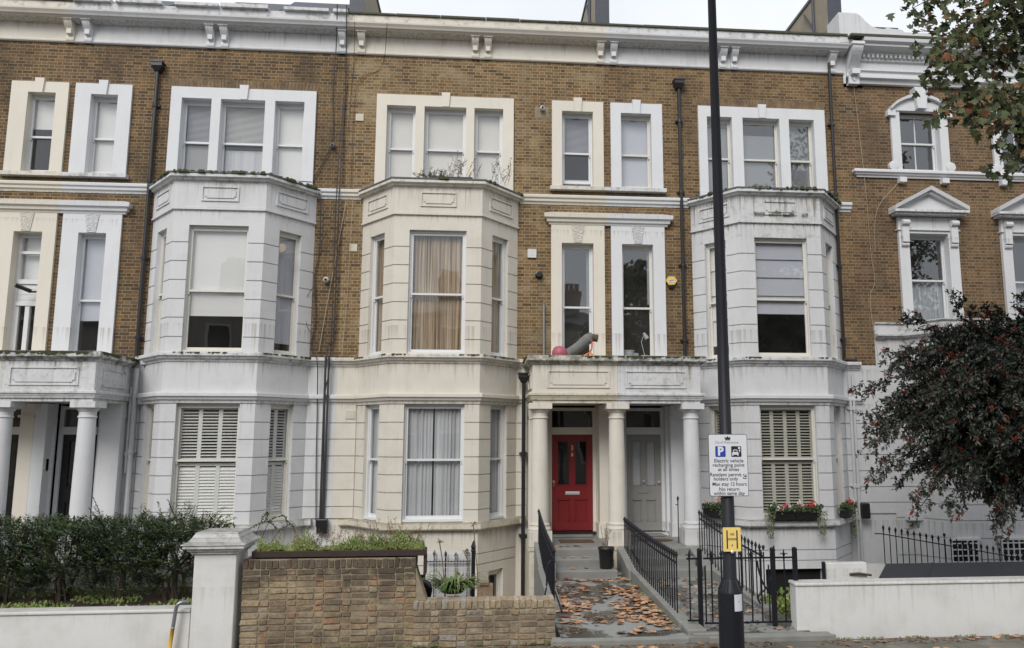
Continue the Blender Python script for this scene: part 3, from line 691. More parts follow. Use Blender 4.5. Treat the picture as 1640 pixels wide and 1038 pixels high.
# ------------------------------------------------------------------ the terrace
def wall_main(h, x0, x1, mat, c, extra=(), z1=11.5):
    """brick upper wall with the bay opening and window openings"""
    mb = MB(); holes = [(a - .012, b + .012, c_ - .012, d + .012) for a, b, c_, d in extra]
    if c is not None: holes.append((c - 1.45, c + 1.45, 4.36, 7.05))
    mb.wall(x0, x1, 4.30, z1, holes, 0, .33); return mb.build('wall', mat, h)
def lower_wall(h, x0, x1, C, c, holes, groove_x):
    mb = MB(); hs = list(holes)
    if c is not None: hs.append((c - 1.45, c + 1.45, .93, 3.33)); hs.append((c - .9, c + .9, -1.2, -.14))
    mb.wall(x0, x1, -1.85, 4.30, hs, .0, .33)
    lines = [1.17, 1.52, 1.88, 2.24, 2.60, 2.95]
    for a, b in groove_x: mb.sweep([(a, 0), (b, 0)], grooved(.93, 3.335, lines, .03, .01))
    return mb.build('wall', C + '_stucco', h)

def bay_base(h, c, C, win=True):
    W0, F0, F1, W1 = offset_path(c); mb = MB()
    pr = lambda z0, z1, ln: grooved(z0, z1, ln, 0, .25)
    mb.sweep([W0, F0, F1, W1], pr(-.10, .77, [.285, .07]))
    # light well openings in the front and the right cant
    mb.sweep([W0, F0, (c - .62, -BD)], pr(-1.85, -.10, []))
    a, b = lerp(F1, W1, .28), lerp(F1, W1, .66)
    mb.sweep([(c + .62, -BD), F1, a], pr(-1.85, -.10, [])); mb.sweep([b, W1], pr(-1.85, -.10, []))
    mb.build('bay_base', C + '_stucco', h)

def frieze(h, x0, x1, C):
    p = [(x0, 0), (x1, 0)]
    mb = MB(); mb.sweep(p, [(-.3, 11.47), (.03, 11.47), (.055, 11.49), (.06, 11.515), (.035, 11.53), (.03, 11.56), (.03, 11.93), (-.3, 11.93)])
    mb.build('frieze', C + '_stucco', h)
    mb = MB(); mb.sweep(p, [(-.3, 11.90), (.18, 11.935), (.27, 11.94), (.30, 11.965), (.35, 11.985), (.37, 12.02), (.405, 12.065), (.41, 12.10), (.36, 12.115), (-.3, 12.13)])
    mb.build('cornice', C + '_stucco', h)
    mb = MB(); mb.sweep(p, [(-.25, 12.10), (.33, 12.10), (.33, 12.295), (-.25, 12.295)]); mb.build('blocking_course', C + '_sill', h)
def coping(h, x0, x1):
    mb = MB(); x = x0
    while x < x1 - .1:
        w = min(U_(.7, 1.1), x1 - x); mb.box(x + .004, x + w - .004, -.37, .3, 12.297, 12.345 + U_(0, .015)); x += w
    mb.build('coping', 'coping_dark', h, bevel=.008)
def brackets(h, xs, C):
    for x in xs:
        mb = MB(); bracket(mb, x); mb.build('bracket', C + '_clean', h)
def string_course(h, spans, C):
    for a, b in spans:
        mb = MB(); mb.sweep([(a, 0), (b, 0)], [(-.1, 7.98), (.02, 7.98), (.03, 8.02), (.07, 8.05), (.075, 8.10), (.11, 8.13), (.115, 8.175), (.10, 8.20), (-.1, 8.21)]); mb.build('string_course', C + '_clean', h)
def roof_of(h, x0, x1):
    mb = MB(); mb.quad((x0, .3, 12.2), (x1, .3, 12.2), (x1, 9.2, 12.9), (x0, 9.2, 12.9)); mb.build('roof', 'slate', h)
def back_of(h, x0, x1):
    mb = MB(); mb.box(x0 + .01, x1 - .01, 8.9, 9.2, -1.8, 12.8); mb.build('rear_wall', 'brick_dark', h)
    mb = MB(); mb.box(x0 + .002, x0 + .04, .34, 8.9, -1.8, 12.2); mb.box(x1 - .04, x1 - .002, .34, 8.9, -1.8, 12.2); mb.build('party_wall', 'brick_dark', h)
def pair_window(h, x0, x1, C, room, o0, o1, z2c, z1c, fr, p2='glass', p1='glass', open2=0, special=None):
    """second floor window and tall first floor window of the pair beside the party line"""
    mb = MB(); surround(mb, x0, x1, 8.40, 10.51, [(o0, o1, 8.42, 10.26)], key=[(x0 + x1) / 2]); mb.build('surround', C + '_clean', h)
    window(h, flat(o0), o1 - o0, 8.42, 10.26, .12, fr, z2c, .47, p2, room, open_=open2)
    mb = MB(); surround(mb, x0 - .02, x1, 4.32, 7.50, [(o0 - .01, o1 - .01, 4.34, 7.07)]); k = (x0 + x1) / 2 - .01
    mb.build('surround', C + '_clean', h); mb = MB()
    mb.hexa([(k - .09, -.075, 7.08), (k + .09, -.075, 7.08), (k + .09, .0, 7.08), (k - .09, .0, 7.08), (k - .15, -.075, 7.49), (k + .15, -.075, 7.49), (k + .15, .0, 7.49), (k - .15, .0, 7.49)])
    mb.build('keystone', C + '_rough', h)
    if not special: window(h, flat(o0 - .01), o1 - o0, 4.34, 7.07, .12, fr, z1c, .46, p1, room)
def tri_window(h, c0, x0, x1, ops, C, room, specs, fr, pane='glass'):
    mb = MB(); surround(mb, x0, x1, 8.1, 10.515, [(a, b, 8.14, 10.25) for a, b in ops], key=[(x0 + x1) / 2]); mb.build('surround', C + '_clean', h)
    for (a, b), sp in zip(ops, specs): window(h, flat(a), b - a, 8.2, 10.25, .12, fr, sp, .52, pane, room)
def pair_trim(h, x0, x1, C, end):
    """shared sill and hood over the pair of windows, cut at the party line"""
    a = x0 - (.05 if end < 0 else 0); b = x1 + (.05 if end > 0 else 0)
    mb = MB(); mb.box(a, b, -.16, .05, 8.315, 8.40); mb.build('window_sill', C + '_sill', h)
    e0, e1 = (x0 - .12, x1) if end < 0 else (x0, x1 + .12)
    prof = [(-.1, 7.50), (.07, 7.50), (.08, 7.545), (.12, 7.56), (.13, 7.62), (.18, 7.65), (.19, 7.73), (.17, 7.745), (-.1, 7.86)]
    path = [(e0 + .12, .05), (e0 + .12, 0), (e1, 0)] if end < 0 else [(e0, 0), (e1 - .12, 0), (e1 - .12, .05)]
    mb = MB(); mb.sweep(path, prof); mb.build('window_hood', C + '_clean', h)
def drainpipe(h, x, z0, z1, mat='pipe_black', hopper=True, y=-.09, r=.042):
    mb = MB(); mb.tube([(x, y, z0), (x, y, z1)], r, 10)
    z = z0 + .4
    while z < z1 - .3:
        mb.lathe([(r + .001, z - .05), (r + .014, z - .045), (r + .014, z + .03), (r + .001, z + .035)], x, y, 12); mb.box(x - r - .045, x + r + .045, y + .01, .02, z - .02, z + .01); z += 1.75
    p = mb.build('drainpipe', mat, h)
    if hopper:
        m2 = MB(); m2.hexa([(x - .06, y - .06, z1 - .02), (x + .06, y - .06, z1 - .02), (x + .06, y + .08, z1 - .02), (x - .06, y + .08, z1 - .02), (x - .12, y - .11, z1 + .09), (x + .12, y - .11, z1 + .09), (x + .12, y + .09, z1 + .09), (x - .12, y + .09, z1 + .09)])
        m2.box(x - .12, x + .12, y - .11, y + .09, z1 + .09, z1 + .19); m2.box(x - .135, x + .135, y - .125, y + .09, z1 + .165, z1 + .195)
        m2.build('hopper', mat, p)
    return p
def party_upstand(h, x):
    mb = MB(); mb.box(x - .17, x + .17, .32, 9.0, 12.0, 14.15); p = mb.build('party_upstand', 'render_tan', h)
    mb = MB(); mb.box(x - .20, x + .20, .27, 9.0, 14.155, 14.24); mb.box(x - .175, x + .175, .285, .318, 12.3, 14.15); mb.tube([(x - .2, 1.1, 12.4), (x - .2, 1.1, 14.2)], .04, 8); mb.tube([(x - .2, .45, 12.4), (x - .2, 1.7, 14.0)], .025, 6); mb.build('coping', 'slate', p)
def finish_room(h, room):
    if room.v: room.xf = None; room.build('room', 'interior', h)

RW = lambda m, a, b: ('roller', m, a, b)
# ---- house Z : leftmost, cream, mostly outside the frame
hz = thing('terraced_house', 'cream painted brick terraced house cut by the left edge of the photo', 'house', (-12.2, 0, 0), 'terraced houses')
room = MB()
holes2 = [(-10.19, -9.60, 8.42, 10.26), (-10.20, -9.60, 4.34, 7.07)]
wall_main(hz, -15.3, P0 - .002, 'brick_dark', None, holes2)
lower_wall(hz, -15.3, P0 - .002, 'cream', None, [(-10.45, -9.62, .55, 3.35)], [(-15.3, -10.8)])
pair_window(hz, -10.55, -9.335, 'cream', room, -10.19, -9.60, [RW('blind_white', 1, .60)], [], 'sash_white', special=True)
pair_trim(hz, -10.55, P0 - .002, 'cream', -1)
# first floor opening: top light, boarded panel and a pair of casements
xf = flat(-10.20); mb = MB(xf); w = .60
mb.box(0, .06, .17, .28, 4.34, 7.07); mb.box(w - .06, w, .17, .28, 4.34, 7.07); mb.box(.06, w - .06, .17, .28, 6.99, 7.07)
mb.box(.06, w - .06, .15, .28, 5.95, 6.05); mb.box(.06, w - .06, .19, .26, 5.55, 5.95); mb.box(.06, w - .06, .15, .28, 5.47, 5.55); mb.box(.06, w - .06, .17, .26, 6.62, 6.68)
for i in range(3): mb.box(.07, w - .07, .183, .19, 5.60 + i * .12, 5.68 + i * .12)
mb.box(w / 2 - .045, w / 2 + .045, .17, .26, 4.34, 5.47); mb.box(.06, .12, .18, .25, 4.34, 5.47); mb.box(w - .12, w - .06, .18, .25, 4.34, 5.47)
wz = mb.build('window', 'sash_white', hz); g = MB(xf)
g.quad((.06, .22, 6.05), (w - .06, .22, 6.05), (w - .06, .22, 7.0), (.06, .22, 7.0)); g.quad((.06, .22, 4.34), (w - .06, .22, 4.34), (w - .06, .22, 5.47), (.06, .22, 5.47)); g.build('pane', 'glass', wz)
add_content(wz, xf, w, 6.05, 7.0, .33, [RW('blind_white', 1, .0)]); room_box(room, -10.5, -9.3, .29, 1.6, 4.2, 7.2)
mb = MB(); mb.tube([(-9.70, .16, 5.78), (-9.78, -.05, 5.74)], .022, 8); mb.tube([(-9.76, .0, 5.76), (-9.94, -.16, 5.84)], .045, 10); mb.tube([(-9.93, -.15, 5.835), (-9.98, -.19, 5.86)], .05, 10); mb.build('camera', 'plastic_black', hz)
frieze(hz, -15.3, P0, 'cream'); coping(hz, -15.3, P0); brackets(hz, [-15.1, -12.4, -12.08, -9.40], 'cream'); string_course(hz, [(-15.3, P0)], 'cream')
porch(hz, -11.03, -9.282, 'cream', -1, 0)
column(hz, -9.25, -1.42, 'white'); column(hz, -10.8, -1.42, 'cream')
f = doorway(hz, -10.45, -9.62, 'cream'); door_leaf(hz, -10.375, -9.695, .62, 2.70, 'black_door', 'glass_dark')
mb = MB(); mb.box(-9.55, -9.275, -.32, 0, .5, 3.34); mb.box(-9.59, -9.275, -.36, 0, 3.05, 3.10); mb.build('pilaster', 'cream_clean', hz)
room_box(room, -10.6, -9.4, .3, 1.8, .4, 3.5); finish_room(hz, room); roof_of(hz, -15.3, P0); back_of(hz, -15.3, P0)

# ---- house A : white, shutters on the ground floor
ha = thing('terraced_house', 'white painted brick terraced house with shutters in its ground floor bay, behind the hedge', 'house', (-6.2, 0, 0), 'terraced houses')
room = MB(); c = -5.58
OA = [(-6.886, -6.232), (-6.027, -5.049), (-4.827, -4.173)]
pa = (-8.85, -8.27)
wall_main(ha, P0, P1 - .002, 'brick_dark', c, [(a, b, 8.14, 10.25) for a, b in OA] + [(pa[0], pa[1], 8.42, 10.26), (pa[0] - .01, pa[1] - .01, 4.34, 7.07)])
lower_wall(ha, P0, P1 - .002, 'white', c, [(-8.98, -8.12, .55, 3.35)], [(-7.50, c - HW), (c + HW, P1 - .002)])
pair_window(ha, -9.19, -7.975, 'white', room, pa[0], pa[1], [RW('blind_white', 1, 0)], [RW('blind_cool', 1, .30)], 'sash_white')
pair_trim(ha, P0, -7.975, 'white', 1)
tri_window(ha, c, -7.125, -3.915, OA, 'white', room, [[('venetian', 'blind_cool', 1, .53), RW('blind_grey', .5, 0)], [('venetian', 'blind_white', 1, .53), ('curtain', 'curtain_sheer', 0, 1, 0, .46, .004)], [RW('blind_white', 1, 0)]], 'sash_white')
make_bay(ha, c, 'white', None, None, -7.3, P1)
bay_windows(ha, c, 'white', ([RW('blind_cool', 1, 0)], [RW('blind_white', 1, .29)], [RW('blind_cool', 1, .09)]), ([('shutter', 'shutter_white', 24, 62, 2)], [('shutter', 'shutter_white', 24, 62, 3)], [('shutter', 'shutter_white', 24, 62, 2)]), 'sash_cream', room)
bay_base(ha, c, 'white')
frieze(ha, P0, P1, 'white'); brackets(ha, [-9.01, -6.33, -6.02, -3.37], 'white'); string_course(ha, [(P0, -7.42), (c + HW + .05, P1)], 'white')
mb = MB(); x = P0 + .02
for w_, g_, hgt in ((.8, .12, .03), (1.0, .28, 0), (.95, .05, .0), (1.05, .35, .02), (1.0, .1, 0), (.7, 0, 0)):
    mb.box(x, min(x + w_, P1), -.42, .2, 12.30, 12.37 + hgt); x += w_ + g_
mb.build('coping', 'white_sill', ha)
for xa, xb, zt in ((-8.9, -7.6, 13.56), (-6.4, -5.0, 13.62), (-4.96, -3.5, 13.70)): mb = MB(); mb.hexa([(xa, .4, 12.3), (xb, .4, 12.3), (xb, 1.7, 12.3), (xa, 1.7, 12.3), (xa, .4, 12.7), (xb, .4, 12.7), (xb, 1.7, zt), (xa, 1.7, zt)]); mb.build('roof_light', 'slate', ha)
porch(ha, -9.278, -7.535, 'white', 1, 0); column(ha, -7.70, -1.42, 'white')
f = doorway(ha, -8.98, -8.12, 'white'); d = door_leaf(ha, -8.905, -8.195, .62, 2.70, 'black_door', 'glass_dark')
mb = MB(); mb.box(-8.55, -8.42, .135, .15, 1.46, 1.49); mb.build('letterbox', 'silver', d)
mb = MB(); mb.box(-9.271, -9.03, -.32, 0, .5, 3.34); mb.box(-9.03, -9.015, -.34, 0, 3.05, 3.10); mb.box(-7.98, -7.56, -.30, 0, .5, 3.34); mb.box(-8.0, -7.54, -.32, 0, 3.05, 3.11); mb.build('pilaster', 'white_clean', ha)
mb = MB(); mb.box(-9.05, -9.03, -.20, -.10, 1.95, 2.2); mb.build('entry_phone', 'metal_grey', ha)
drainpipe(ha, -7.44, 4.38, 10.85); drainpipe(ha, -7.40, .2, 4.1, 'pipe_white', False, -.11, .05); drainpipe(ha, -7.49, 1.9, 3.7, 'pipe_white', False, -.09, .028)
mb = MB()
cab = [[(-3.43, 12.4), (-3.50, 11.56), (-3.55, 10.5), (-3.53, 9.3), (-3.93, 8.3), (-3.72, 8.0), (-3.70, 6.8), (-3.78, 6.2), (-3.72, 5.2), (-3.80, 4.6), (-3.62, 4.28), (-3.60, 3.3), (-3.57, 2.0), (-3.52, .75)],
       [(-3.22, 12.4), (-3.27, 10.5), (-3.30, 8.0), (-3.31, 4.85), (-3.42, 4.4), (-3.39, .8)], [(-3.30, 10.4), (-3.36, 8.0), (-3.36, 4.5), (-3.43, 3.4), (-3.42, .8)],
       [(-3.93, 8.3), (-4.15, 8.15), (-4.22, 7.95), (-4.05, 7.85), (-3.85, 8.1)], [(-3.93, 8.35), (-4.3, 8.35), (-4.45, 8.15), (-4.3, 7.9)], [(-3.37, 4.4), (-3.375, .9)], [(-3.44, 4.38), (-3.445, .9)], [(-3.7, 6.8), (-3.5, 7.4), (-3.45, 7.9)], [(-3.75, 6.0), (-3.95, 5.6), (-3.9, 5.1), (-3.76, 4.9)]]
def smooth(pts, n=5):
    out = []; P = [pts[0]] + list(pts) + [pts[-1]]
    for i in range(1, len(P) - 2):
        for j in range(n):
            t = j / n; a, b, c_, d_ = [Vector(P[i + k]) for k in (-1, 0, 1, 2)]
            out.append(tuple(.5 * ((2 * b) + (-a + c_) * t + (2 * a - 5 * b + 4 * c_ - d_) * t * t + (-a + 3 * b - 3 * c_ + d_) * t ** 3)))
    return out + [tuple(pts[-1])]
def cable(h, pts2, mat, r=.011, y=-.05):
    pts = []
    for x, z in pts2:
        yy = y
        if z > 11.88: yy = -.55
        elif z > 11.45: yy = -.14
        elif 4.15 < z < 4.42: yy = -.19
        elif 3.3 < z < 3.6: yy = -.17
        elif z < 4.1: yy = -.08
        if 7.95 < z < 8.25: yy = min(yy, -.14)
        pts.append((x, yy, z))
    mb = MB(); mb.tube(smooth(pts, 6), r, 6); mb.build('cable', mat, h)
for k, q in enumerate(cab): cable(ha, q, 'cable_black', (.011, .012, .011, .006, .006, .022, .022, .006, .006)[k], -.05 - .006 * k)
cable(ha, [(-3.16, 7.9), (-3.3, 6.9), (-3.52, 5.3), (-3.62, 4.5)], 'cable_pale', .008)
mb = MB(); mb.box(-3.50, -3.28, -.16, -.03, .62, .92); mb.build('junction_box', 'plastic_black', ha, bevel=.015)
def dome(h, x, z, mat='pot_white', r=.07):
    mb = MB(); mb.xf = lambda a, b, c_: (x + a, -.02 - c_, z + b); mb.lathe([(r * .8, 0), (r * .85, .05), (r, .055), (r * .95, .09), (r * .7, .13), (r * .3, .145)], 0, 0, 14); o = mb.build('wall_lamp', mat, h, smooth=True)
    m2 = MB(); m2.xf = mb.xf; m2.lathe([(r * .45, .12), (r * .4, .15), (r * .1, .16)], 0, 0, 12); m2.build('lens', 'plastic_black', o)
dome(ha, -3.52, 6.10, 'vent'); dome(ha, -3.50, 9.22, 'metal_grey', .06)
def airbrick(h, x, z, w=.2, hh=.16, mat='vent', y=-.045):
    mb = MB(); mb.box(x - w / 2, x + w / 2, y, .01, z - hh / 2, z + hh / 2)
    n = 6
    for i in range(n + 1):
        mb.box(x - w / 2 + (w - .012) * i / n, x - w / 2 + (w - .012) * i / n + .012, y - .01, y, z - hh / 2, z + hh / 2)
    for i in range(5): mb.box(x - w / 2, x + w / 2, y - .008, y, z - hh / 2 + (hh - .012) * i / 4, z - hh / 2 + (hh - .012) * i / 4 + .012)
    mb.build('air_vent', mat, h)
airbrick(ha, -4.05, 3.86, .14, .10, 'metal_grey')
finish_room(ha, room); roof_of(ha, P0, P1); back_of(ha, P0, P1)

# ---- house B : cream, red door
hb = thing('terraced_house', 'cream terraced house with the red front door and striped curtains in its first floor bay', 'house', (-.2, 0, 0), 'terraced houses')
hb_ref[0] = hb; room = MB(); c = -1.02
OB = [(-2.31, -1.65), (-1.451, -.486), (-.297, .373)]; pb = (1.755, 2.49)
wall_main(hb, P1, P2 - .002, 'brick_light', c, [(a, b, 8.14, 10.25) for a, b in OB] + [(pb[0], pb[1], 8.42, 10.26), (pb[0] - .01, pb[1] - .01, 4.34, 7.07)])
lower_wall(hb, P1, P2 - .002, 'cream', c, [(1.46, 2.52, .55, 3.35)], [(P1, c - HW), (c + HW, .96)])
pair_window(hb, 1.52, 2.738, 'cream', room, pb[0], pb[1], [('venetian', 'blind_cool', 1, .5), ('curtain', 'curtain_sheer', 0, 1, 0, .12, .004)], [('curtain', 'blind_grey', .84, 1, .42, 1, .01)], 'sash_white', 'glass', 'glass_mirror', .09)
pair_trim(hb, 1.52, P2 - .002, 'cream', -1)
tri_window(hb, c, -2.545, .62, OB, 'cream', room, [[RW('blind_warm', 1, .16), RW('blind_grey', .16, 0)], [RW('blind_warm', 1, 0)], [RW('blind_warm', 1, 0)]], 'sash_white')
make_bay(hb, c, 'cream', None, None, P1, .86)
CG = [('curtain', 'curtain_gold', 0, 1, 0, 1)]; CNET = [('curtain', 'curtain_net', 0, .55, 0, 1), ('curtain', 'curtain_net', .5, 1, 0, 1)]
bay_windows(hb, c, 'cream', (CG, CG, CG), ([('curtain', 'curtain_net', 0, 1, 0, 1)], [('curtain', 'curtain_net', 0, .47, 0, 1, .03), ('curtain', 'curtain_net', .50, 1, 0, 1, .03)], [('curtain', 'curtain_net', 0, 1, 0, 1)]), 'sash_white', room)
bay_base(hb, c, 'cream')
frieze(hb, P1, P2, 'cream'); coping(hb, P1, P2); brackets(hb, [-2.93, -.30, 0.0, 2.67], 'cream'); string_course(hb, [(P1, c - HW - .05), (c + HW + .05, P2)], 'cream')
porch(hb, .985, 2.738, 'cream', -1, 0); column(hb, 1.15, -1.42, 'cream')
f = doorway(hb, 1.455, 2.525, 'cream'); d = door_leaf(hb, 1.53, 2.45, .60, 2.70, 'red_door', 'glass_dark', label='red four panel front door with two tall glass panes')
mb = MB(); mb.box(1.835, 2.155, .136, .15, 1.375, 1.445); mb.box(1.86, 2.13, .130, .137, 1.39, 1.43); mb.build('letterbox', 'silver', d, bevel=.004)
mb = MB(); mb.lathe([(.02, 0), (.03, .01), (.03, .02)], 0, 0, 12); mb.v = [(1.575 + x, .15 - z, 1.66 + y) for x, y, z in mb.v]; mb.tube([(1.575, .11, 1.66), (1.575, .09, 1.60), (1.575, .11, 1.55)], .009, 6); mb.build('door_knob', 'brass', d)
mb = MB()
for i, ch in enumerate('268'):
    vs, fs = text_mb(ch, .10, 1.99, 2.42 - i * .085, .142, bold=.004); mb.add(vs, fs)
mb.build('door_number', 'number_gold', d)
mb = MB(); mb.box(1.40, 2.58, -.06, .2, .545, .585); mb.build('threshold', 'plastic_black', hb)
mb = MB(); mb.box(2.53, P2 - .002, -.38, 0, .5, 3.34); mb.box(2.51, P2 - .002, -.40, 0, 3.03, 3.10); mb.box(2.50, P2 - .002, -.42, 0, .5, .80); mb.box(.985, 1.33, -.30, 0, .5, 3.34); mb.box(.985, 1.35, -.32, 0, 3.03, 3.10); mb.build('pilaster', 'cream_clean', hb)
drainpipe(hb, .875, -1.6, 3.85, y=-.30); party_upstand(hb, P1 + .08)
for q in ([(-3.03, 12.0), (-3.1, 11.3), (-3.16, 10.0), (-3.18, 8.2)], [(-2.3, 12.0), (-2.45, 11.2), (-2.9, 10.9), (-3.05, 10.3), (-3.06, 8.25)], [(-3.0, 8.0), (-3.05, 6.0), (-3.1, 4.4)]): cable(hb, q, 'cable_black' if q[0][1] > 11 else 'cable_pale', .006)
dome(hb, 1.29, 10.29, 'silver', .065)
mb = MB(); mb.box(1.12, 1.44, -.006, .01, 10.10, 10.36); mb.build('mortar_patch', 'mortar', hb)
airbrick(hb, 1.06, 6.81, .2, .2, 'pot_white'); airbrick(hb, -2.90, 3.13, .2, .17, 'cream_clean')
mb = MB(); mb.xf = lambda a, b, c_: (1.22 + a, -.0 - c_, 6.31 + b); mb.lathe([(.09, 0), (.09, .04), (.06, .05), (.06, .12), (.04, .12)], 0, 0, 14); mb.build('flue', 'plastic_black', hb)
for q_ in ((-3.02, -2.84, 9.86, 10.03), (-3.05, -2.88, 6.78, 6.95)): mb = MB(); mb.box(q_[0], q_[1], -.02, .01, q_[2], q_[3]); mb.build('air_vent', 'vent', hb)
mb = MB(); mb.tube([(1.335, -.06, 4.4), (1.335, -.06, 5.62), (1.335, .02, 5.68)], .028, 8); mb.build('vent_pipe', 'metal_grey', hb)
finish_room(hb, room); roof_of(hb, P1, P2); back_of(hb, P1, P2)

# ---- house C : white, grey door, flower boxes
hc = thing('terraced_house', 'white terraced house with the grey front door and cream louvred shutters above flower boxes', 'house', (5.8, 0, 0), 'terraced houses')
room = MB(); c = 6.56
OC = [(5.24, 5.852), (6.114, 7.027), (7.261, 7.886)]; pc = (3.155, 3.885)
wall_main(hc, P2, P3 - .002, 'brick_mid', c, [(a, b, 8.14, 10.25) for a, b in OC] + [(pc[0], pc[1], 8.42, 10.26), (pc[0] - .01, pc[1] - .01, 4.34, 7.07)])
lower_wall(hc, P2, P3 - .002, 'white', c, [(3.145, 4.075, .55, 3.35)], [(4.5, c - HW), (c + HW, P3 - .002)])
pair_window(hc, 2.912, 4.152, 'white', room, pc[0], pc[1], [RW('blind_cool', 1, 0)], [('curtain', 'curtain_sheer', .9, 1, .5, 1, .01)], 'sash_cream', 'glass', 'glass_mirror')
pair_trim(hc, P2, 4.152, 'white', 1)
SG = [RW('blind_grey', .93, 0)]
tri_window(hc, c, 5.03, 8.165, OC, 'white', room, [SG, [RW('blind_grey', .85, 0)], SG], 'sash_cream', 'glass_mirror')
make_bay(hc, c, 'white', None, None, 4.5, P3)
bay_windows(hc, c, 'white', ([('roman', 'blind_white', 1, .1)], [('roman', 'blind_cool', 1, .36)], [('roman', 'blind_grey', 1, .2)]), ([('shutter', 'shutter_cream', 22, 24, 2)], [('shutter', 'shutter_cream', 22, 24, 4)], [('shutter', 'shutter_cream', 22, 24, 2)]), 'sash_cream', room, ('glass', 'glass'))
bay_base(hc, c, 'white')
frieze(hc, P2, P3, 'white'); coping(hc, P2, P3); brackets(hc, [2.99, 5.67, 5.95, 8.40], 'white'); string_course(hc, [(P2, c - HW - .05), (c + HW + .05, P3)], 'white')
porch(hc, 2.742, 4.475, 'white', 1, 0); column(hc, 2.735, -1.42, 'cream'); column(hc, 4.30, -1.42, 'white')
f = doorway(hc, 3.14, 4.08, 'white'); d = door_leaf(hc, 3.215, 4.005, .58, 2.70, 'grey_door', 'glass', label='weathered grey front door with two net curtained panes')
room_box(room, 3.0, 4.3, .22, 1.8, .4, 3.5); room_box(room, 1.3, 2.6, .22, 1.8, .4, 3.5); room_box(room, -9.2, -8.0, .22, 1.8, .4, 3.5)
mb = MB(); mb.box(3.33, 3.57, .185, .19, 1.5, 2.6); mb.box(3.65, 3.9, .191, .196, 1.5, 2.6); mb.build('net_curtain', 'curtain_net', d)
mb = MB(); mb.box(3.48, 3.72, .136, .15, 1.40, 1.47); mb.build('letterbox', 'grey_door', d, bevel=.004)
mb = MB(); mb.lathe([(.012, 0), (.03, .03), (.032, .05), (.012, .07)], 0, 0, 12); v0 = mb.v; mb.v = [(3.60 + x, .15 - z, 1.66 + y) for x, y, z in v0] + [(3.95 + x, .15 - z, 1.64 + y) for x, y, z in v0]; k = len(v0); mb.f += [tuple(i + k for i in f_) for f_ in mb.f]; mb.build('door_knob', 'silver', d)
mb = MB(); mb.box(2.84, 3.06, -.38, 0, .5, 3.34); mb.box(P2, 2.84, -.38, 0, .5, 3.34); mb.box(P2, 3.08, -.40, 0, 3.03, 3.10); mb.box(4.14, 4.46, -.30, 0, .5, 3.34); mb.box(4.12, 4.47, -.32, 0, 3.03, 3.10); mb.box(4.12, 4.47, -.34, 0, .5, .78); mb.build('pilaster', 'white_clean', hc)
drainpipe(hc, 4.565, 4.45, 10.92); drainpipe(hc, 8.33, 4.5, 11.72, hopper=False, r=.035); party_upstand(hc, P2); party_upstand(hc, P3 + .02)
mb = MB(); mb.tube([(8.33, -.09, 4.55), (8.33, -.09, 4.42), (8.45, -.09, 4.40), (8.62, -.09, 4.40)], .04, 8); mb.build('drainpipe', 'pipe_black', hc)
for x in (8.42, 8.50): drainpipe(hc, x, -.6, 4.1, 'pipe_white', False, -.09, .03)
mb = MB(); mb.box(8.50, 8.68, -.24, -.05, .83, 1.17); mb.build('junction_box', 'plastic_black', hc, bevel=.02)
# burglar alarm
mb = MB(); mb.xf = lambda a, b, c_: (4.29 + a, -.02 - c_, 6.22 + b)
hexp = [(.135 * cos(pi / 3 * i), .115 * sin(pi / 3 * i)) for i in range(6)]
mb.prism(hexp, 0, .07); al = mb.build('alarm_box', 'alarm_yellow', hc, bevel=.006)
mb = MB(); mb.box(4.225, 4.355, -.097, -.091, 6.175, 6.262); mb.build('badge', 'alarm_white', al)
mb = MB(); vs, fs = text_mb('ADT', .055, 4.29, 6.219, -.0985, bold=.002); mb.add(vs, fs); mb.build('lettering', 'ink_blue', al)
mb = MB(); mb.box(4.23, 4.35, -.08, -.0, 6.05, 6.115); mb.build('strobe', 'plastic_black', al, bevel=.01)
airbrick(hc, 8.55, 3.1, .18, .14, 'white_clean')
mb = MB(); mb.box(5.0, 8.0, .3, 1.4, -1.8, -.1); finish_room(hc, room); roof_of(hc, P2, P3); back_of(hc, P2, P3)
def flat_arch(h, x0, x1, mat):
    mb = MB(); x = x0 - .08; n = int((x1 - x0 + .16) / .077); m_ = (x0 + x1) / 2
    for i in range(n):
        a = x0 - .08 + i * .077; k = (a - m_) / (x1 - x0) * .10; mb.hexa([(a, -.006, 10.60 - .075), (a + .064, -.006, 10.525), (a + .064, .02, 10.525), (a, .02, 10.525), (a + k, -.006, 10.74), (a + k + .066, -.006, 10.74), (a + k + .066, .02, 10.74), (a + k, .02, 10.74)])
    mb.build('brick_arch', mat, h)
garden_brick('arch_brick', [(.20, .12, .06), (.14, .085, .045), (.25, .15, .075), (.17, .105, .055), (.22, .14, .07)])
flat_arch(ha, -7.12, -3.92, 'arch_brick'); flat_arch(hc, 5.03, 8.16, 'arch_brick')
mb = MB(); mb.xf = lambda a, b, c_: (-4.36 + a - c_ * .0, -.66 - c_, 6.66 + b); mb.lathe([(.09, 0), (.105, .01), (.10, .03), (.06, .035)], 0, 0, 8); o = mb.build('window_vent', 'building_far', ha)
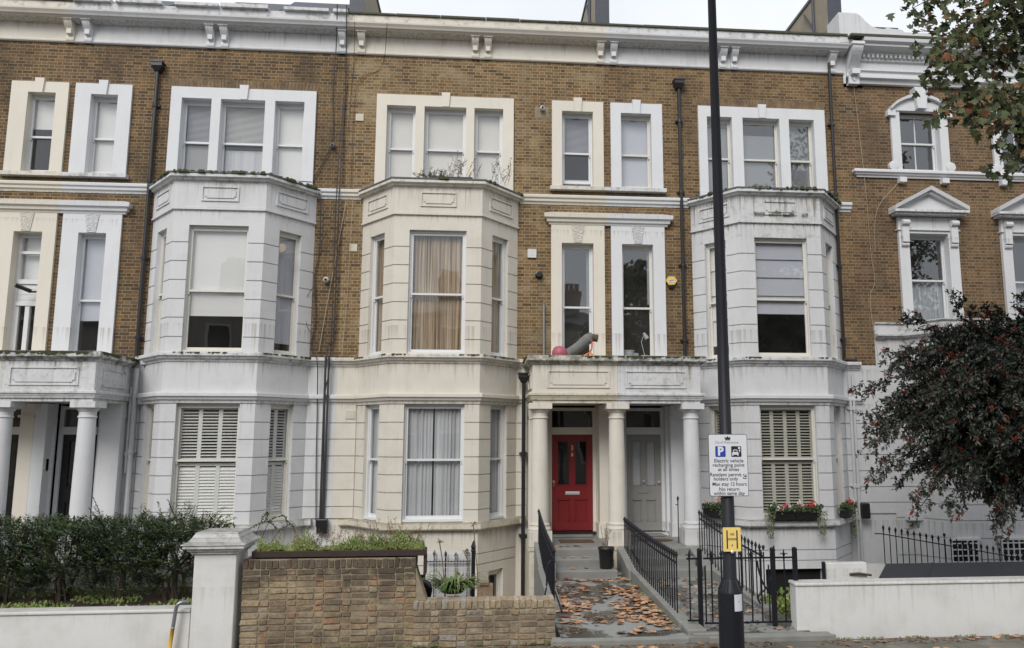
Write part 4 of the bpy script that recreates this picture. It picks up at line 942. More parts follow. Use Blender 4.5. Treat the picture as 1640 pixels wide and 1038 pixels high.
def moss_line(h, path, z, thr, off=.12, big=.03):
    mb = MB()
    for p, q in zip(path[:-1], path[1:]):
        xf, L = seg(p, q); mb.xf = xf; n_ = int(L / .022)
        for i in range(n_):
            u = L * (i + R()) / n_
            if mnoise.noise(Vector(((u + p[0] * 3.1) * 1.9, p[1] * 3 + z, 6))) < thr: continue
            s_ = U_(.010, big); d = -off + U_(-.004, .02); k = U_(.3, .9)
            mb.hexa([(u - s_, d - .006, z - s_ * k * 1.8), (u + s_, d - .006, z - s_ * k * 1.8 * R()), (u + s_, d + .05, z - .005), (u - s_, d + .05, z - .005), (u - s_, d, z + s_ * .35), (u + s_, d, z + s_ * .3), (u + s_, d + .06, z + s_ * .4), (u - s_, d + .06, z + s_ * .5)])
    if mb.v: mb.xf = None; stuff(mb.build('ledge_moss', 'moss', h), 'dark moss and soot caught on the ledges')
PA = [(P0 - 1.7, -1.6), (-7.535, -1.6)]
moss_line(ha, [(-9.27, -1.6), (-7.535, -1.6), (-7.535, 0)], 4.29, -.45, .125, .05); moss_line(hz, [(-11.0, -1.6), (-9.28, -1.6)], 4.29, -.5, .125, .05)
moss_line(hb, [(.985, 0), (.985, -1.6), (2.738, -1.6)], 4.29, -.1, .125, .035); moss_line(hc, [(2.742, -1.6), (4.475, -1.6)], 4.29, -.3, .125, .04)
for h, c, th in ((ha, -5.58, .05), (hb, -1.02, .0), (hc, 6.56, .12)): moss_line(h, offset_path(c), 4.36, th - .1, .135, .03)
moss_line(hc, offset_path(6.56), 8.13, -.3, .15, .035); moss_line(ha, [(P0, 0), (P1, 0)], 12.11, .1, .37, .03)
# windows of the light wells
for h, c in ((hb, -1.02), (hc, 6.56), (ha, -5.58)):
    W0, F0, F1, W1 = offset_path(c); xf0, L = seg(F1, W1); o = .28 * L; xf = (lambda f, o: (lambda u, d, z: f(u + o, d, z)))(xf0, o)
    window(h, xf, .38 * L, -1.5, -.12, .08, 'sash_cream', [], .5, 'glass_dark', None)
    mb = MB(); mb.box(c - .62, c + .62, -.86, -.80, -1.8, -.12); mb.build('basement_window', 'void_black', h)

# ---- house D : different, with pediments, right of the party wall
hd = thing('terraced_house', 'taller redder brick terraced house with pedimented windows behind the berry tree', 'house', (12, 0, 0), 'terraced houses')
room = MB(); XE = 16.5
W2 = [(10.06, 11.07), (12.66, 13.67)]; Wf = [(10.10, 11.09), (12.70, 13.69)]
mb = MB(); mb.wall(P3, XE, 5.25, 11.25, [(a - .01, b + .01, 9.05, 10.57) for a, b in W2] + [(a - .01, b + .01, 5.29, 7.49) for a, b in Wf], 0, .33); mb.wall(P3, 9.13, 4.3, 5.25, [], 0, .33); mb.build('wall', 'brick_red', hd)
mb = MB(); mb.wall(9.13, XE, -1.8, 5.25, [(9.95, 10.95, .9, 3.5)], .0, .33); mb.wall(P3, 9.13, -1.8, 4.3, [], 0, .33)
for a, b in ((P3, 9.4),): mb.sweep([(a, 0), (b, 0)], grooved(.93, 3.335, [1.17, 1.52, 1.88, 2.24, 2.60, 2.95], .03, .01))
mb.build('wall', 'white_stucco', hd)
mb = MB(); bay = [(9.85, 0), (10.35, -.8), (12.9, -.8), (13.4, 0)]
mb.sweep([(9.4, 0)] + bay + [(XE, 0)], grooved(-1.8, 4.9, [-.0, .45, .83, 1.17, 1.52, 1.88, 2.24, 2.60, 2.95, 4.2], .03, .1)); mb.build('bay_wall', 'white_stucco', hd)
mb = MB(); q = [(9.13, .0), (9.13, -.02)]
mb.sweep([(9.13, 0)] + bay + [(XE, 0)], cornice_prof(4.90, .14, .16)); mb.sweep([(9.13, 0)] + bay + [(XE, 0)], [(-.2, 5.04), (.03, 5.04), (.03, 5.24), (-.2, 5.24)]); mb.sweep([(9.13, 0)] + bay + [(XE, 0)], cornice_prof(5.24, .07, .07)); mb.build('balcony_band', 'white_sill', hd)
mb = MB()
for i in range(8):   # pierced lattice of the balconette
    x = 10.4 + i * .3; mb.tube([(x, -.87, 5.04), (x + .28, -.87, 5.23)], .014, 5); mb.tube([(x + .28, -.87, 5.04), (x, -.87, 5.23)], .014, 5)
mb.build('balconette', 'white_clean', hd)
for (a, b), (e, f_) in zip(W2, Wf):
    m_ = (a + b) / 2; mb = MB(); mb.wall(a - .22, b + .22, 9.06, 10.56, [(a, b, 9.06, 10.56)], -.07, .18)
    arc = [(a - .25 + (b - a + .5) * i / 14, 10.56 + .34 * sin(pi * i / 14) ** .75) for i in range(15)]
    mb.plate([(a - .25, 10.56)] + arc[1:-1] + [(b + .25, 10.56)], -.10, .03)
    outer = [(x, z + .07) for x, z in arc]; inner = arc
    for i in range(14): mb.hexa([(inner[i][0], -.19, inner[i][1]), (inner[i + 1][0], -.19, inner[i + 1][1]), (inner[i + 1][0], 0, inner[i + 1][1]), (inner[i][0], 0, inner[i][1]), (outer[i][0], -.20, outer[i][1]), (outer[i + 1][0], -.20, outer[i + 1][1]), (outer[i + 1][0], 0, outer[i + 1][1]), (outer[i][0], 0, outer[i][1])])
    mb.hexa([(m_ - .11, -.24, 10.58), (m_ + .11, -.24, 10.58), (m_ + .11, 0, 10.58), (m_ - .11, 0, 10.58), (m_ - .17, -.24, 11.12), (m_ + .17, -.24, 11.12), (m_ + .17, 0, 11.12), (m_ - .17, 0, 11.12)])
    for x, s_ in ((a - .22, -1), (b + .22, 1)):
        mb.xf = lambda p, q_, r_: (x + p, -.12 - r_ + .07, 9.16 + q_); mb.lathe([(.12, -.05), (.12, .04), (.06, .05)], 0, 0, 14); mb.xf = None
        mb.box(x - .10, x + .10, -.13, 0, 10.42, 10.56)
    mb.build('surround', 'white_clean', hd)
    for c0, c1 in ((a - .12, a + .05), (b - .05, b + .12)): mb = MB(); mb.box(c0, c1, -.14, 0, 8.74, 8.86); mb.build('corbel', 'white_clean', hd)
    window(hd, flat(a), b - a, 9.06, 10.56, .14, 'sash_white', [], .5, 'glass_mirror', room, bars=1)
    # first floor: consoles and triangular pediment
    m_ = (e + f_) / 2; mb = MB(); mb.wall(e - .25, f_ + .25, 5.31, 7.88, [(e, f_, 5.31, 7.48)], -.08, .18)
    mb.box(e - .29, f_ + .29, -.12, 0, 7.55, 7.58)
    for x in (e - .12, f_ + .12):
        for zc, r_, pr_ in ((7.72, .075, .22), (7.42, .05, .15), (7.20, .06, .12)): mb.tube([(x - .09, -pr_ + r_ * .6, zc), (x + .09, -pr_ + r_ * .6, zc)], r_, 10)
        mb.box(x - .085, x + .085, -.17, 0, 7.25, 7.78)
    mb.build('surround', 'white_clean', hd)
    mb = MB(); x0, x1, zb_, zt_ = e - .38, f_ + .38, 7.90, 8.50
    mb.box(x0, x1, -.27, 0, zb_, zb_ + .05); mb.box(x0 - .05, x1 + .05, -.33, 0, zb_ + .05, zb_ + .11)
    mb.plate([(x0, zb_ + .11), (x1, zb_ + .11), (m_, zt_ - .05)], -.15, 0)
    for (ax, az), (bx, bz) in (((x0 - .05, zb_ + .11), (m_, zt_)), ((x1 + .05, zb_ + .11), (m_, zt_))):
        mb.hexa([(ax, -.33, az), (bx, -.33, bz), (bx, 0, bz), (ax, 0, az), (ax, -.35, az + .09), (bx, -.35, bz + .09), (bx, 0, bz + .09), (ax, 0, az + .09)])
        mb.hexa([(ax, -.26, az - .01), (bx, -.26, bz - .07), (bx, 0, bz - .07), (ax, 0, az - .01), (ax, -.26, az), (bx, -.26, bz), (bx, 0, bz), (ax, 0, az)])
    mb.build('pediment', 'white_clean', hd)
    window(hd, flat(e), f_ - e, 5.31, 7.48, .14, 'sash_white', [('curtain', 'curtain_net', 0, 1, 0, .48, .01)], .49, 'glass_mirror', room)
mb = MB(); mb.sweep([(8.93, .0), (8.93, -.02), (XE, -.02)], cornice_prof(8.86, .18, .12, 0, .0)); mb.build('string_course', 'white_clean', hd)
window(hd, flat(9.95), 1.0, .9, 3.5, -.02, 'sash_white', [], .5, 'glass_mirror', room)
mb = MB(); mb.box(9.6, 11.1, -.2, 0, .78, .9); mb.build('window_sill', 'white_clean', hd)
# entablature, dentils, great console, parapet scroll
mb = MB(); mb.box(8.705, 9.2, .0, .3, 11.15, 12.3); mb.build('wall', 'white_clean', hd); mb = MB()
mb.sweep([(9.05, 0), (XE, 0)], [(-.3, 11.22), (.10, 11.22), (.12, 11.30), (.20, 11.33), (.20, 11.38), (.12, 11.42), (.12, 11.50), (.17, 11.53), (.17, 11.56), (.08, 11.58), (.08, 11.78), (.14, 11.80), (.14, 11.90), (.2, 11.98), (.30, 12.02), (.42, 12.05), (.42, 12.10), (.50, 12.14), (.52, 12.22), (-.3, 12.26)])
x = 9.15
while x < XE: mb.box(x, x + .055, -.22, -.1, 11.86, 11.95); x += .115
mb.build('cornice', 'white_clean', hd)
mb = MB(); mb.sweep([(8.72, 0), (XE, 0)], [(-.3, 12.262), (.53, 12.23), (.53, 12.29), (-.3, 12.31)]); mb.build('gutter', 'coping_dark', hd)
mb = MB(); bracket(mb, 8.92, 12.12, 11.22, .26, .46); mb.box(8.79, 9.05, -.16, 0, 11.18, 11.40); mb.hexa([(8.86, -.19, 11.3), (8.92, -.19, 11.24), (8.92, -.15, 11.24), (8.86, -.15, 11.3), (8.86, -.19, 11.3), (8.92, -.19, 11.36), (8.98, -.15, 11.3), (8.92, -.15, 11.36)]); mb.build('console', 'white_clean', hd)
mb = MB(); mb.box(8.52, 8.86, -.34, .3, 12.15, 12.92)
sc = [(8.86, 12.27), (8.86, 12.90), (8.92, 12.95), (9.02, 12.93), (9.12, 12.86), (9.22, 12.74), (9.36, 12.62), (9.52, 12.57), (9.7, 12.56), (9.75, 12.60), (9.8, 12.62), (9.85, 12.58), (10.15, 12.56), (10.2, 12.50), (XE, 12.50), (XE, 12.27)]
mb.plate(sc, -.30, .1); mb.build('parapet', 'white_stucco', hd)
mb = MB(); mb.box(9.3, 10.4, .3, 1.3, 12.3, 12.95); mb.box(10.45, 12.4, .3, 1.3, 12.3, 12.80); mb.build('roof', 'slate', hd)
cable(hd, [(8.95, 11.2), (9.1, 8.6), (9.14, 7.0), (9.2, 6.3), (9.05, 5.8), (9.1, 4.4)], 'cable_pale', .006); cable(hd, [(9.9, 8.7), (9.3, 8.0), (9.25, 7.0)], 'cable_pale', .006)
# basement windows with white grilles
for x0, x1 in ((10.15, 10.75), (11.3, 12.35)):
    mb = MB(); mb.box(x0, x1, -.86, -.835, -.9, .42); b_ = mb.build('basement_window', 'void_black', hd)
    mb = MB()
    for z in [.36 - .13 * i for i in range(9)]: mb.box(x0, x1, -.89, -.87, z - .012, z + .012)
    n = 5 if x1 - x0 < .8 else 8
    for i in range(n + 1): mb.box(x0 + (x1 - x0) * i / n - .012, x0 + (x1 - x0) * i / n + .012, -.892, -.868, -.9, .42)
    mb.box(x0 - .06, x1 + .06, -.90, -.83, .42, .47); mb.build('grille', 'sash_white', b_)
finish_room(hd, room)

# ------------------------------------------------------------------ paths, steps and garden levels
def stru(name, mb, mat, **k): return structure(mb.build(name, mat, **k))
mb = MB(); mb.box(1.04, 2.70, -6.93, -1.2, -1.85, .085); stru('garden_path', mb, 'path_wet')
mb = MB(); mb.box(2.96, 4.42, -6.85, -1.2, -1.85, .08); stru('garden_path', mb, 'path_wet')
mb = MB(); mb.box(.92, 4.66, -6.975, -6.856, -.2, .078); mb.box(.90, 2.72, -7.02, -6.94, -.2, .07); mb.box(2.98, 4.70, -7.03, -6.98, -.2, .072); stru('entrance_kerb', mb, 'kerb_stone', bevel=.015)
mb = MB(); mb.box(-30, -3.72, -6.60, -4.9, -1.8, .44); stru('garden_soil', mb, 'soil')
mb = MB(); mb.box(-3.1, 1.03, -6.62, -4.55, -1.85, .02); stru('garden_soil', mb, 'soil')
mb = MB(); mb.box(4.44, 30, -6.6, -5.35, -1.85, .0); mb.box(6.2, 30, -5.35, -2.6, -1.85, -.05); stru('garden_soil', mb, 'soil')
mb = MB(); mb.box(-30, 30, -4.55, .0, -1.86, -1.75); stru('basement_area', mb, 'stone_step')

def steps(x0, x1, label):
    t = thing('doorsteps', label, 'steps', ((x0 + x1) / 2, -2.2, .08), 'stone steps up to the front doors')
    for y0, y1, z in ((-2.80, -2.36, .225), (-2.38, -1.94, .365)):
        mb = MB(); mb.box(x0, x1, y0, y1, .0, z); mb.build('step', 'stone_step', t, bevel=.018)
    mb = MB(); mb.box(x0, x1, -1.94, .30, -.2, .50); mb.box(x0 + .1, x1 - .1, -.30, .25, .501, .545); mb.build('landing', 'stone_step', t, bevel=.018)
steps(1.36, 2.50, 'three worn grey stone steps below the red front door')
steps(2.98, 4.08, 'three worn grey stone steps below the grey front door')
# masonry under the porch columns
for x0, x1, C, lab in ((.93, 1.355, 'cream_flaky', 'peeling cream plinth under the column left of the red front door'), (2.505, 2.975, 'cream_flaky', 'flaking plinth under the middle porch column between the two doors'), (4.085, 4.50, 'white_sill', 'white plinth under the column right of the grey front door')):
    mb = MB(); mb.box(x0, x1, -1.68, .0, -1.8, .499); mb.box(x0 - .02, x1 + .02, -1.70, -1.2, .42, .497)
    tag(mb.build('column_plinth', C, bevel=.012), lab, 'plinth', 'plinths of the porch columns')
for x0, x1, lab in ((-11.03, -10.5, 'cream plinth under the porch column at the left edge of the photo'), (-9.50, -9.0, 'white plinth under the porch column beside the left edge of the photo'), (-7.95, -7.45, 'white plinth under the porch column behind the hedge')):
    mb = MB(); mb.box(x0, x1, -1.68, 0, -1.8, .499); tag(mb.build('column_plinth', 'white_stucco'), lab, 'plinth', 'plinths of the porch columns')
mb = MB(); mb.box(-10.5, -7.95, -1.7, .25, -1.8, .5); stru('porch_landing', mb, 'stone_step')
mb = MB(); mb.box(-10.5, -7.95, -4.88, -1.7, -1.8, .3); stru('porch_path', mb, 'path_wet')
# raking stone strings that carry the railings
def string_wall(x0, x1, y0, y1, z0, z1, label, mat='kerb_stone'):
    mb = MB(); mb.hexa([(x0, y0, -1.8), (x1, y0, -1.8), (x1, y1, -1.8), (x0, y1, -1.8), (x0, y0, z0), (x1, y0, z0), (x1, y1, z1), (x0, y1, z1)])
    return tag(mb.build('stone_kerb', mat, bevel=.015), label, 'kerb', 'stone kerbs under the railings')
string_wall(2.705, 2.90, -6.55, -3.0, .16, .26, 'low mossy stone kerb between the two garden paths')
o = string_wall(2.66, 2.90, -2.995, -1.72, .26, .50, 'raking stone kerb between the two flights of steps')
string_wall(4.22, 4.42, -5.6, -3.0, .14, .24, 'stone kerb under the railing right of the right hand path')
string_wall(4.10, 4.40, -2.995, -1.72, .24, .50, 'raking stone kerb beside the steps of the grey door')
string_wall(1.0, 1.20, -5.4, -3.0, .20, .34, 'stone kerb under the railing left of the leaf covered path')
string_wall(1.02, 1.34, -2.995, -1.72, .34, .62, 'weathered stone kerb beside the steps of the red door')
mb = MB(); mb.box(2.72, 2.98, -6.93, -6.555, -.1, .15); mb.box(2.78, 3.14, -6.97, -6.86, -.1, .11); tag(mb.build('stone_block', 'kerb_stone', bevel=.02), 'worn stone block at the street end of the kerb between the paths', 'block')

# things on the steps
mb = MB(); mb.box(1.60, 2.30, -1.15, -.70, .501, .515); tag(mb.build('doormat', 'mat'), 'thin brown doormat in front of the red door', 'doormat')
mb = MB(); mb.lathe([(.0, .0), (.36, .0), (.37, .008), (.34, .012), (0, .012)], 0, 0, 24); mb.v = [(3.62 + x, -.9 + y * .62, .502 + z) for x, y, z in mb.v]; tag(mb.build('doormat', 'mat'), 'dark half round doormat in front of the grey door', 'doormat')
t = thing('plant_pot', 'black plastic plant pot on the lowest step beside the middle column', 'plant pot', (2.30, -2.58, .226))
mb = MB(); mb.lathe([(.115, 0), (.12, .02), (.145, .34), (.158, .345), (.158, .385), (.142, .385), (.14, .36), (.138, .34)], 2.32, -2.56, 26); mb.v = [(x, y, z + .226) for x, y, z in mb.v]; mb.build('pot', 'plastic_black', t, smooth=True)
mb = MB(); mb.lathe([(.0, .33), (.138, .33), (.138, .35), (0, .36)], 2.32, -2.56, 20); mb.v = [(x, y, z + .226) for x, y, z in mb.v]; mb.build('soil', 'soil', t)
mb = MB()
for i in range(9):
    a = R() * 2 * pi; p0 = (2.30 + .05 * cos(a), -2.58 + .05 * sin(a), .57); h_ = U_(.15, .5); dx, dy = U_(-.12, .12), U_(-.1, .1)
    mb.tube(smooth([p0, (p0[0] + dx * .4, p0[1] + dy * .4, p0[2] + h_ * .5), (p0[0] + dx, p0[1] + dy, p0[2] + h_)], 3), .004, 4)
    for k in range(5):
        f_ = U_(.3, 1); q = (p0[0] + dx * f_, p0[1] + dy * f_, p0[2] + h_ * f_); s_ = U_(.01, .03); mb.add([q, (q[0] + s_, q[1], q[2] + s_ * .4), (q[0] + s_ * 1.6, q[1] + s_, q[2] + s_)], [(0, 1, 2)])
mb.build('dry_plant', 'dry_stem', t)

# ------------------------------------------------------------------ railings
def spear(mb, x, y, z0, z1, r=.0085, head='spear', xf=None):
    """wrought bar with a spear or fleur head ending at z1"""
    hh = .115; zb = z1 - hh
    mb.tube([(x, y, z0), (x, y, zb + .01)], r, 6)
    if head == 'spear':
        mb.lathe([(r, zb), (.021, zb + .010), (.012, zb + .022), (.014, zb + .03), (.029, zb + .05), (.018, zb + .08), (.001, z1)], x, y, 6)
    elif head == 'fleur':
        mb.lathe([(r, zb - .03), (.018, zb - .022), (.010, zb - .01), (.010, zb + .0), (.018, zb + .03), (.012, zb + .07), (.001, z1)], x, y, 6)
        for s_ in (-1, 1): mb.tube([(x, y, zb + .012), (x + s_ * .022, y, zb + .048), (x + s_ * .045, y, zb + .052), (x + s_ * .05, y, zb + .034)], .007, 5)
    elif head == 'ball':
        mb.lathe([(r, zb + .03), (.02, zb + .035), (.013, zb + .05), (.028, zb + .08), (.02, zb + .105), (.001, z1)], x, y, 8)
def raked_railing(name, label, x, y0, y1, zt0, zt1, zb0, zb1, n, curve=0.0, group='iron railings beside the steps', base=False):
    """along y from the house (y0) to the street (y1)"""
    t = thing(name, label, 'railing', (x, (y0 + y1) / 2, zb1), group)
    for i in range(n):
        f = i / (n - 1); y = y0 + (y1 - y0) * f; zt = zt0 + (zt1 - zt0) * f - curve * sin(pi * f); zb = zb0 + (zb1 - zb0) * min(1, f / .28) if zb0 - zb1 > .15 else zb0 + (zb1 - zb0) * f
        mb = MB(); spear(mb, x, y, zb - .03, zt, .0105, 'ball' if i == n - 1 and base else 'spear'); mb.build('baluster', 'iron', t)
    pts = [(x, y0 + (y1 - y0) * i / 16, zt0 + (zt1 - zt0) * i / 16 - curve * sin(pi * i / 16) - .175) for i in range(17)]
    mb = MB()
    for a, b in zip(pts, pts[1:]):
        mb.hexa([(x - .008, a[1], a[2] - .014), (x + .008, a[1], a[2] - .014), (x + .008, b[1], b[2] - .014), (x - .008, b[1], b[2] - .014), (x - .008, a[1], a[2] + .014), (x + .008, a[1], a[2] + .014), (x + .008, b[1], b[2] + .014), (x - .008, b[1], b[2] + .014)])
    mb.build('rail', 'iron', t); return t
raked_railing('railing', 'black spear topped railing between the two garden paths', 2.80, -1.85, -6.05, 1.10, 1.04, .50, .20, 30, .03)
raked_railing('railing', 'black spear topped railing to the left of the red door steps', 1.10, -1.9, -5.25, 1.27, 1.00, .62, .22, 24, .05)
t = raked_railing('railing', 'black spear topped railing on the far side of the grey door path', 4.31, -1.85, -5.45, 1.22, 1.02, .50, .16, 22, .03, base=True)
mb = MB(); mb.tube(smooth([(1.10, -5.25, .80), (1.02, -5.28, .78), (.98, -5.3, .65), (.98, -5.32, .45), (.93, -5.4, .25)], 5), .014, 6); mb.tube(smooth([(1.11, -5.27, .35), (1.16, -5.4, .2), (1.2, -5.5, .08)], 4), .014, 6); tag(mb.build('railing_stay', 'iron'), 'curled iron stay at the street end of the railing left of the red door', 'stay')
t = thing('boot_scraper', 'curly wrought iron scroll at the street end of the right hand railing', 'scroll', (4.33, -5.6, .16))
mb = MB()
for s_ in (-1, 1): mb.tube(smooth([(4.30 - s_ * .10, -5.55, .17), (4.30 - s_ * .13, -5.55, .28), (4.30 + s_ * .02, -5.55, .42), (4.30 + s_ * .10, -5.55, .62), (4.30 + s_ * .13, -5.55, .80)], 5), .014, 6)
mb.tube([(4.15, -5.55, .84), (4.46, -5.55, .85)], .012, 6); mb.tube([(4.44, -5.55, .17), (4.44, -5.55, 1.02)], .012, 6); mb.build('scroll', 'iron', t)
# street end: short fixed panel, gate between posts, panel to the white wall
def post(x, y, label):
    t = thing('gate_post', label, 'post', (x, y, .08), 'black gate posts on the street line')
    mb = MB(); mb.box(x - .028, x + .028, y - .028, y + .028, .06, 1.13); mb.hexa([(x - .032, y - .032, 1.13), (x + .032, y - .032, 1.13), (x + .032, y + .032, 1.13), (x - .032, y + .032, 1.13), (x - .012, y - .012, 1.15), (x + .012, y - .012, 1.15), (x + .012, y + .012, 1.15), (x - .012, y + .012, 1.15)]); mb.build('shaft', 'iron', t)
    mb = MB(); mb.prism([(x + .1 * cos(a * pi / 4 + .3) * (1.2 if a % 3 else .8), y + .08 * sin(a * pi / 4 + .3)) for a in range(8)], .06, .098); mb.build('footing', 'kerb_stone', t)
GY = -6.62
post(2.985, GY, 'black square gate post beside the kerb between the paths'); post(4.02, GY, 'black square gate post to the right of the lamp post'); post(4.335, GY, 'black square post at the end of the low white garden wall')
def panel(name, label, xs, heads, x0, x1, z0=.16, cat='railing', top=1.13, mid=1.02):
    t = thing(name, label, cat, ((x0 + x1) / 2, GY, z0))
    for x, hd_ in zip(xs, heads):
        mb = MB(); spear(mb, x, GY, z0, top if hd_ else mid, .011, hd_ or 'none'); mb.build('baluster', 'iron', t)
    for z in (z0 + .005, mid - .01):
        mb = MB(); mb.box(x0, x1, GY - .006, GY + .006, z - .012, z + .012); mb.build('rail', 'iron', t)
    return t
panel('railing', 'short black railing with one fleur headed bar left of the gate post', [2.84], ['fleur'], 2.80, 2.955, .19)
panel('gate', 'black wrought iron gate with fleur headed bars behind the lamp post', [3.06, 3.15, 3.29, 3.43, 3.57, 3.71, 3.85, 3.955], [None, 'fleur', 'spear', 'fleur', 'spear', 'fleur', 'spear', None], 3.035, 3.98, .15, 'gate')
panel('railing', 'short black railing with one fleur headed bar right of the gate', [4.18], ['fleur'], 4.05, 4.305, .15)

# area railings of house D
t = thing('railing', 'black spear topped railing stepping down behind the dark roofed bin store', 'railing', (8.8, -3, .3))
n = 24
for i in range(n):
    f = i / (n - 1); x = 7.52 + 2.75 * f; zt = 1.02 - .52 * f; mb = MB(); spear(mb, x, -3.0, .15, zt + (.06 if i == 10 else 0), .016 if i == 10 else .010, 'ball' if i == 10 else 'spear'); mb.build('baluster', 'iron', t)
mb = MB(); mb.tube([(7.35, -3, .86), (7.5, -3, .85), (10.27, -3, .36)], .011, 6); mb.build('rail', 'iron', t)
mb = MB(); mb.box(6.9, 14, -3.12, -2.9, -1.8, .30); tag(mb.build('coping_wall', 'garden_white'), 'low white wall that carries the stepped black railing', 'wall')
# railings seen beside the left porch
for x, n_, lab in ((-8.98, 2, 'black spear railing end between the two left porch doors'), (-7.42, 3, 'black spear railing end beside the porch behind the hedge')):
    t = thing('railing', lab, 'railing', (x, -2.4, .4))
    for i in range(n_):
        mb = MB(); spear(mb, x + i * .10, -2.4, .3, 1.30 - .03 * i, .012); mb.build('baluster', 'iron', t)
    mb = MB(); mb.tube([(x - .2, -2.4, 1.08), (x + .1 * n_, -2.4, 1.12)], .010, 6); mb.build('rail', 'iron', t)
t = thing('railing', 'single spear headed bar against the wall right of the grey door', 'railing', (4.28, -1.9, .5)); mb = MB(); spear(mb, 4.02, -1.3, .5, 1.45, .011); mb.box(3.97, 4.02, -1.31, -1.29, 1.26, 1.275); mb.build('baluster', 'iron', t)

# mesh covered area railing behind the brick wall
t = thing('railing', 'black area railing hung with pale wire mesh above the strappy plant', 'railing', (-.5, -4.9, .1))
for x, zt in ((-.73, .93), (-.56, .92), (-.40, .90), (-.05 - .17, .94)):
    mb = MB(); spear(mb, x, -4.9, .0, zt, .010); mb.build('baluster', 'iron', t)
mb = MB()
for i in range(16): mb.box(-.86 + i * .046, -.857 + i * .046 + .003, -4.925, -4.92, .1, .90)
for i in range(11): mb.box(-.86, -.15, -4.93, -4.925, .1 + i * .08, .104 + i * .08)
mb.build('wire_mesh', 'sash_white', t); mb = MB(); mb.box(-.86, -.15, -4.91, -4.89, .74, .76); mb.build('rail', 'iron', t)
mb = MB(); mb.box(-.14 - .02, -.10, -5.0, -4.94, -.1, .90); mb.lathe([(.03, .90), (.045, .92), (.03, .94), (.042, .98), (.02, 1.04), (.001, 1.08)], -.13, -4.97, 8); tag(mb.build('railing_post', 'iron'), 'stout black iron post with turned finial behind the low brick wall', 'post')
mb = MB(); mb.box(-.86, -.15, -4.84, -4.80, .0, .88); tag(mb.build('screen_panel', 'garden_white'), 'pale plastic sheet fixed behind the wire mesh railing', 'panel')

# ------------------------------------------------------------------ front garden walls
def brick_wall(name, label, x0, x1, y0, y1, z0, z1, mat, jag=False, seed=1, group='brick front garden walls'):
    random.seed(seed); t = thing(name, label, 'wall', ((x0 + x1) / 2, (y0 + y1) / 2, z0), group)
    mb = MB(); mb.box(x0 + .012, x1 - .012, y0 + .012, y1 - .012, z0 - .2, z1 - .02); mb.build('mortar_core', 'mortar', t)
    mb = MB(); H = .077; z = z0; k = 0; cap = .118
    def br(a, b, c0, c1, za, zb, q=.011):
        j = lambda: U_(-q, q) * .6
        mb.hexa([(a + j(), c0 + j(), za + j()), (b + j(), c0 + j(), za + j()), (b, c1, za), (a, c1, za), (a + j(), c0 + j(), zb + j()), (b + j(), c0 + j(), zb + j()), (b, c1, zb), (a, c1, zb)])
    while z + H <= z1 - cap + .01:
        x = x0 + (-.11 if k % 2 else 0); m_ = 0
        while x < x1:
            w = .214 if (m_ % 2 == 0) ^ (k % 2) else .104
            a, b = max(x0, x), min(x1, x + w)
            if b - a > .03: br(a, b - .0, y0 + U_(-.007, .007), y0 + .1, z + U_(-.002, .002), z + H - .015 + U_(-.003, .002)); br(a, b, y1, y1 - .1, z, z + H - .012)
            x += w + .014 + U_(-.003, .003); m_ += 1
        br(x1 - .02, x1 + .002, y0 + .01, y1 - .01, z, z + H - .012)
        z += H; k += 1
    x = x0
    while x < x1 - .03:       # brick on edge coping
        w = U_(.060, .070); br(x, min(x + w, x1), y0 - .004, y1 + .004, z + .002, z + cap - .012 + U_(-.006, .006), .012); x += w + .012
    mb.build('bricks', mat, t, bevel=.006); return t
brick_wall('garden_wall', 'taller weathered brick garden wall with a planting trough on top', -3.07, -.86, -6.78, -6.50, -.02, 1.115, 'wall_brick', seed=5)
brick_wall('garden_wall', 'lower brick garden wall with brick on edge coping left of the path', -.88, .975, -6.83, -6.55, -.02, .565, 'wall_brick_pale', seed=6)
mb = MB(); mb.hexa([(-.86, -6.77, .55), (-.72, -6.77, .55), (-.72, -6.52, .55), (-.86, -6.52, .55), (-.862, -6.77, .98), (-.84, -6.77, .90), (-.84, -6.52, .90), (-.862, -6.52, .98)]); tag(mb.build('mortar_fillet', 'mortar'), 'sloping mortar fillet where the tall brick wall meets the low one', 'mortar')
def rendered_wall(label, x0, x1, y0, y1, z1, cap=.045):
    t = thing('garden_wall', label, 'wall', ((x0 + x1) / 2, (y0 + y1) / 2, 0), 'white rendered garden walls')
    mb = MB(); n = 24
    mb.box(x0, x1, y0, y1, -.3, z1 - cap); mb.build('body', 'garden_white', t, bevel=.012)
    mb = MB(); mb.box(x0 - .012, x1, y0 - .022, y1 + .02, z1 - cap + .001, z1); mb.build('coping', 'garden_white', t, bevel=.014); return t
rendered_wall('low white rendered wall below the dark hedge', -16, -3.68, -6.80, -6.58, .51)
rendered_wall('low white rendered wall on the right of the pavement', 4.26, 15, -6.80, -6.58, .70)
mb = MB(); mb.add([(-4.98 + .62 * (-1 + 2 * i / 16) * (1 if j == 0 else 1), -6.806, (0 if j == 0 else .42 * sin(pi * (.08 + .84 * i / 16)) ** .35)) for j in range(2) for i in range(17)], [(i, i + 1, 18 + i, 17 + i) for i in range(16)])
t = thing('gate_pier', 'square white rendered gate pier with flared cap beside the brick wall', 'gate pier', (-3.38, -6.6, 0))
mb = MB(); mb.box(-3.655, -3.13, -6.86, -6.36, -.2, 1.19); mb.build('shaft', 'garden_white', t, bevel=.012)
mb = MB(); mb.box(-3.69, -3.095, -6.895, -6.325, 1.19, 1.225); mb.box(-3.725, -3.06, -6.93, -6.29, 1.226, 1.262); mb.box(-3.77, -3.015, -6.975, -6.245, 1.263, 1.305)
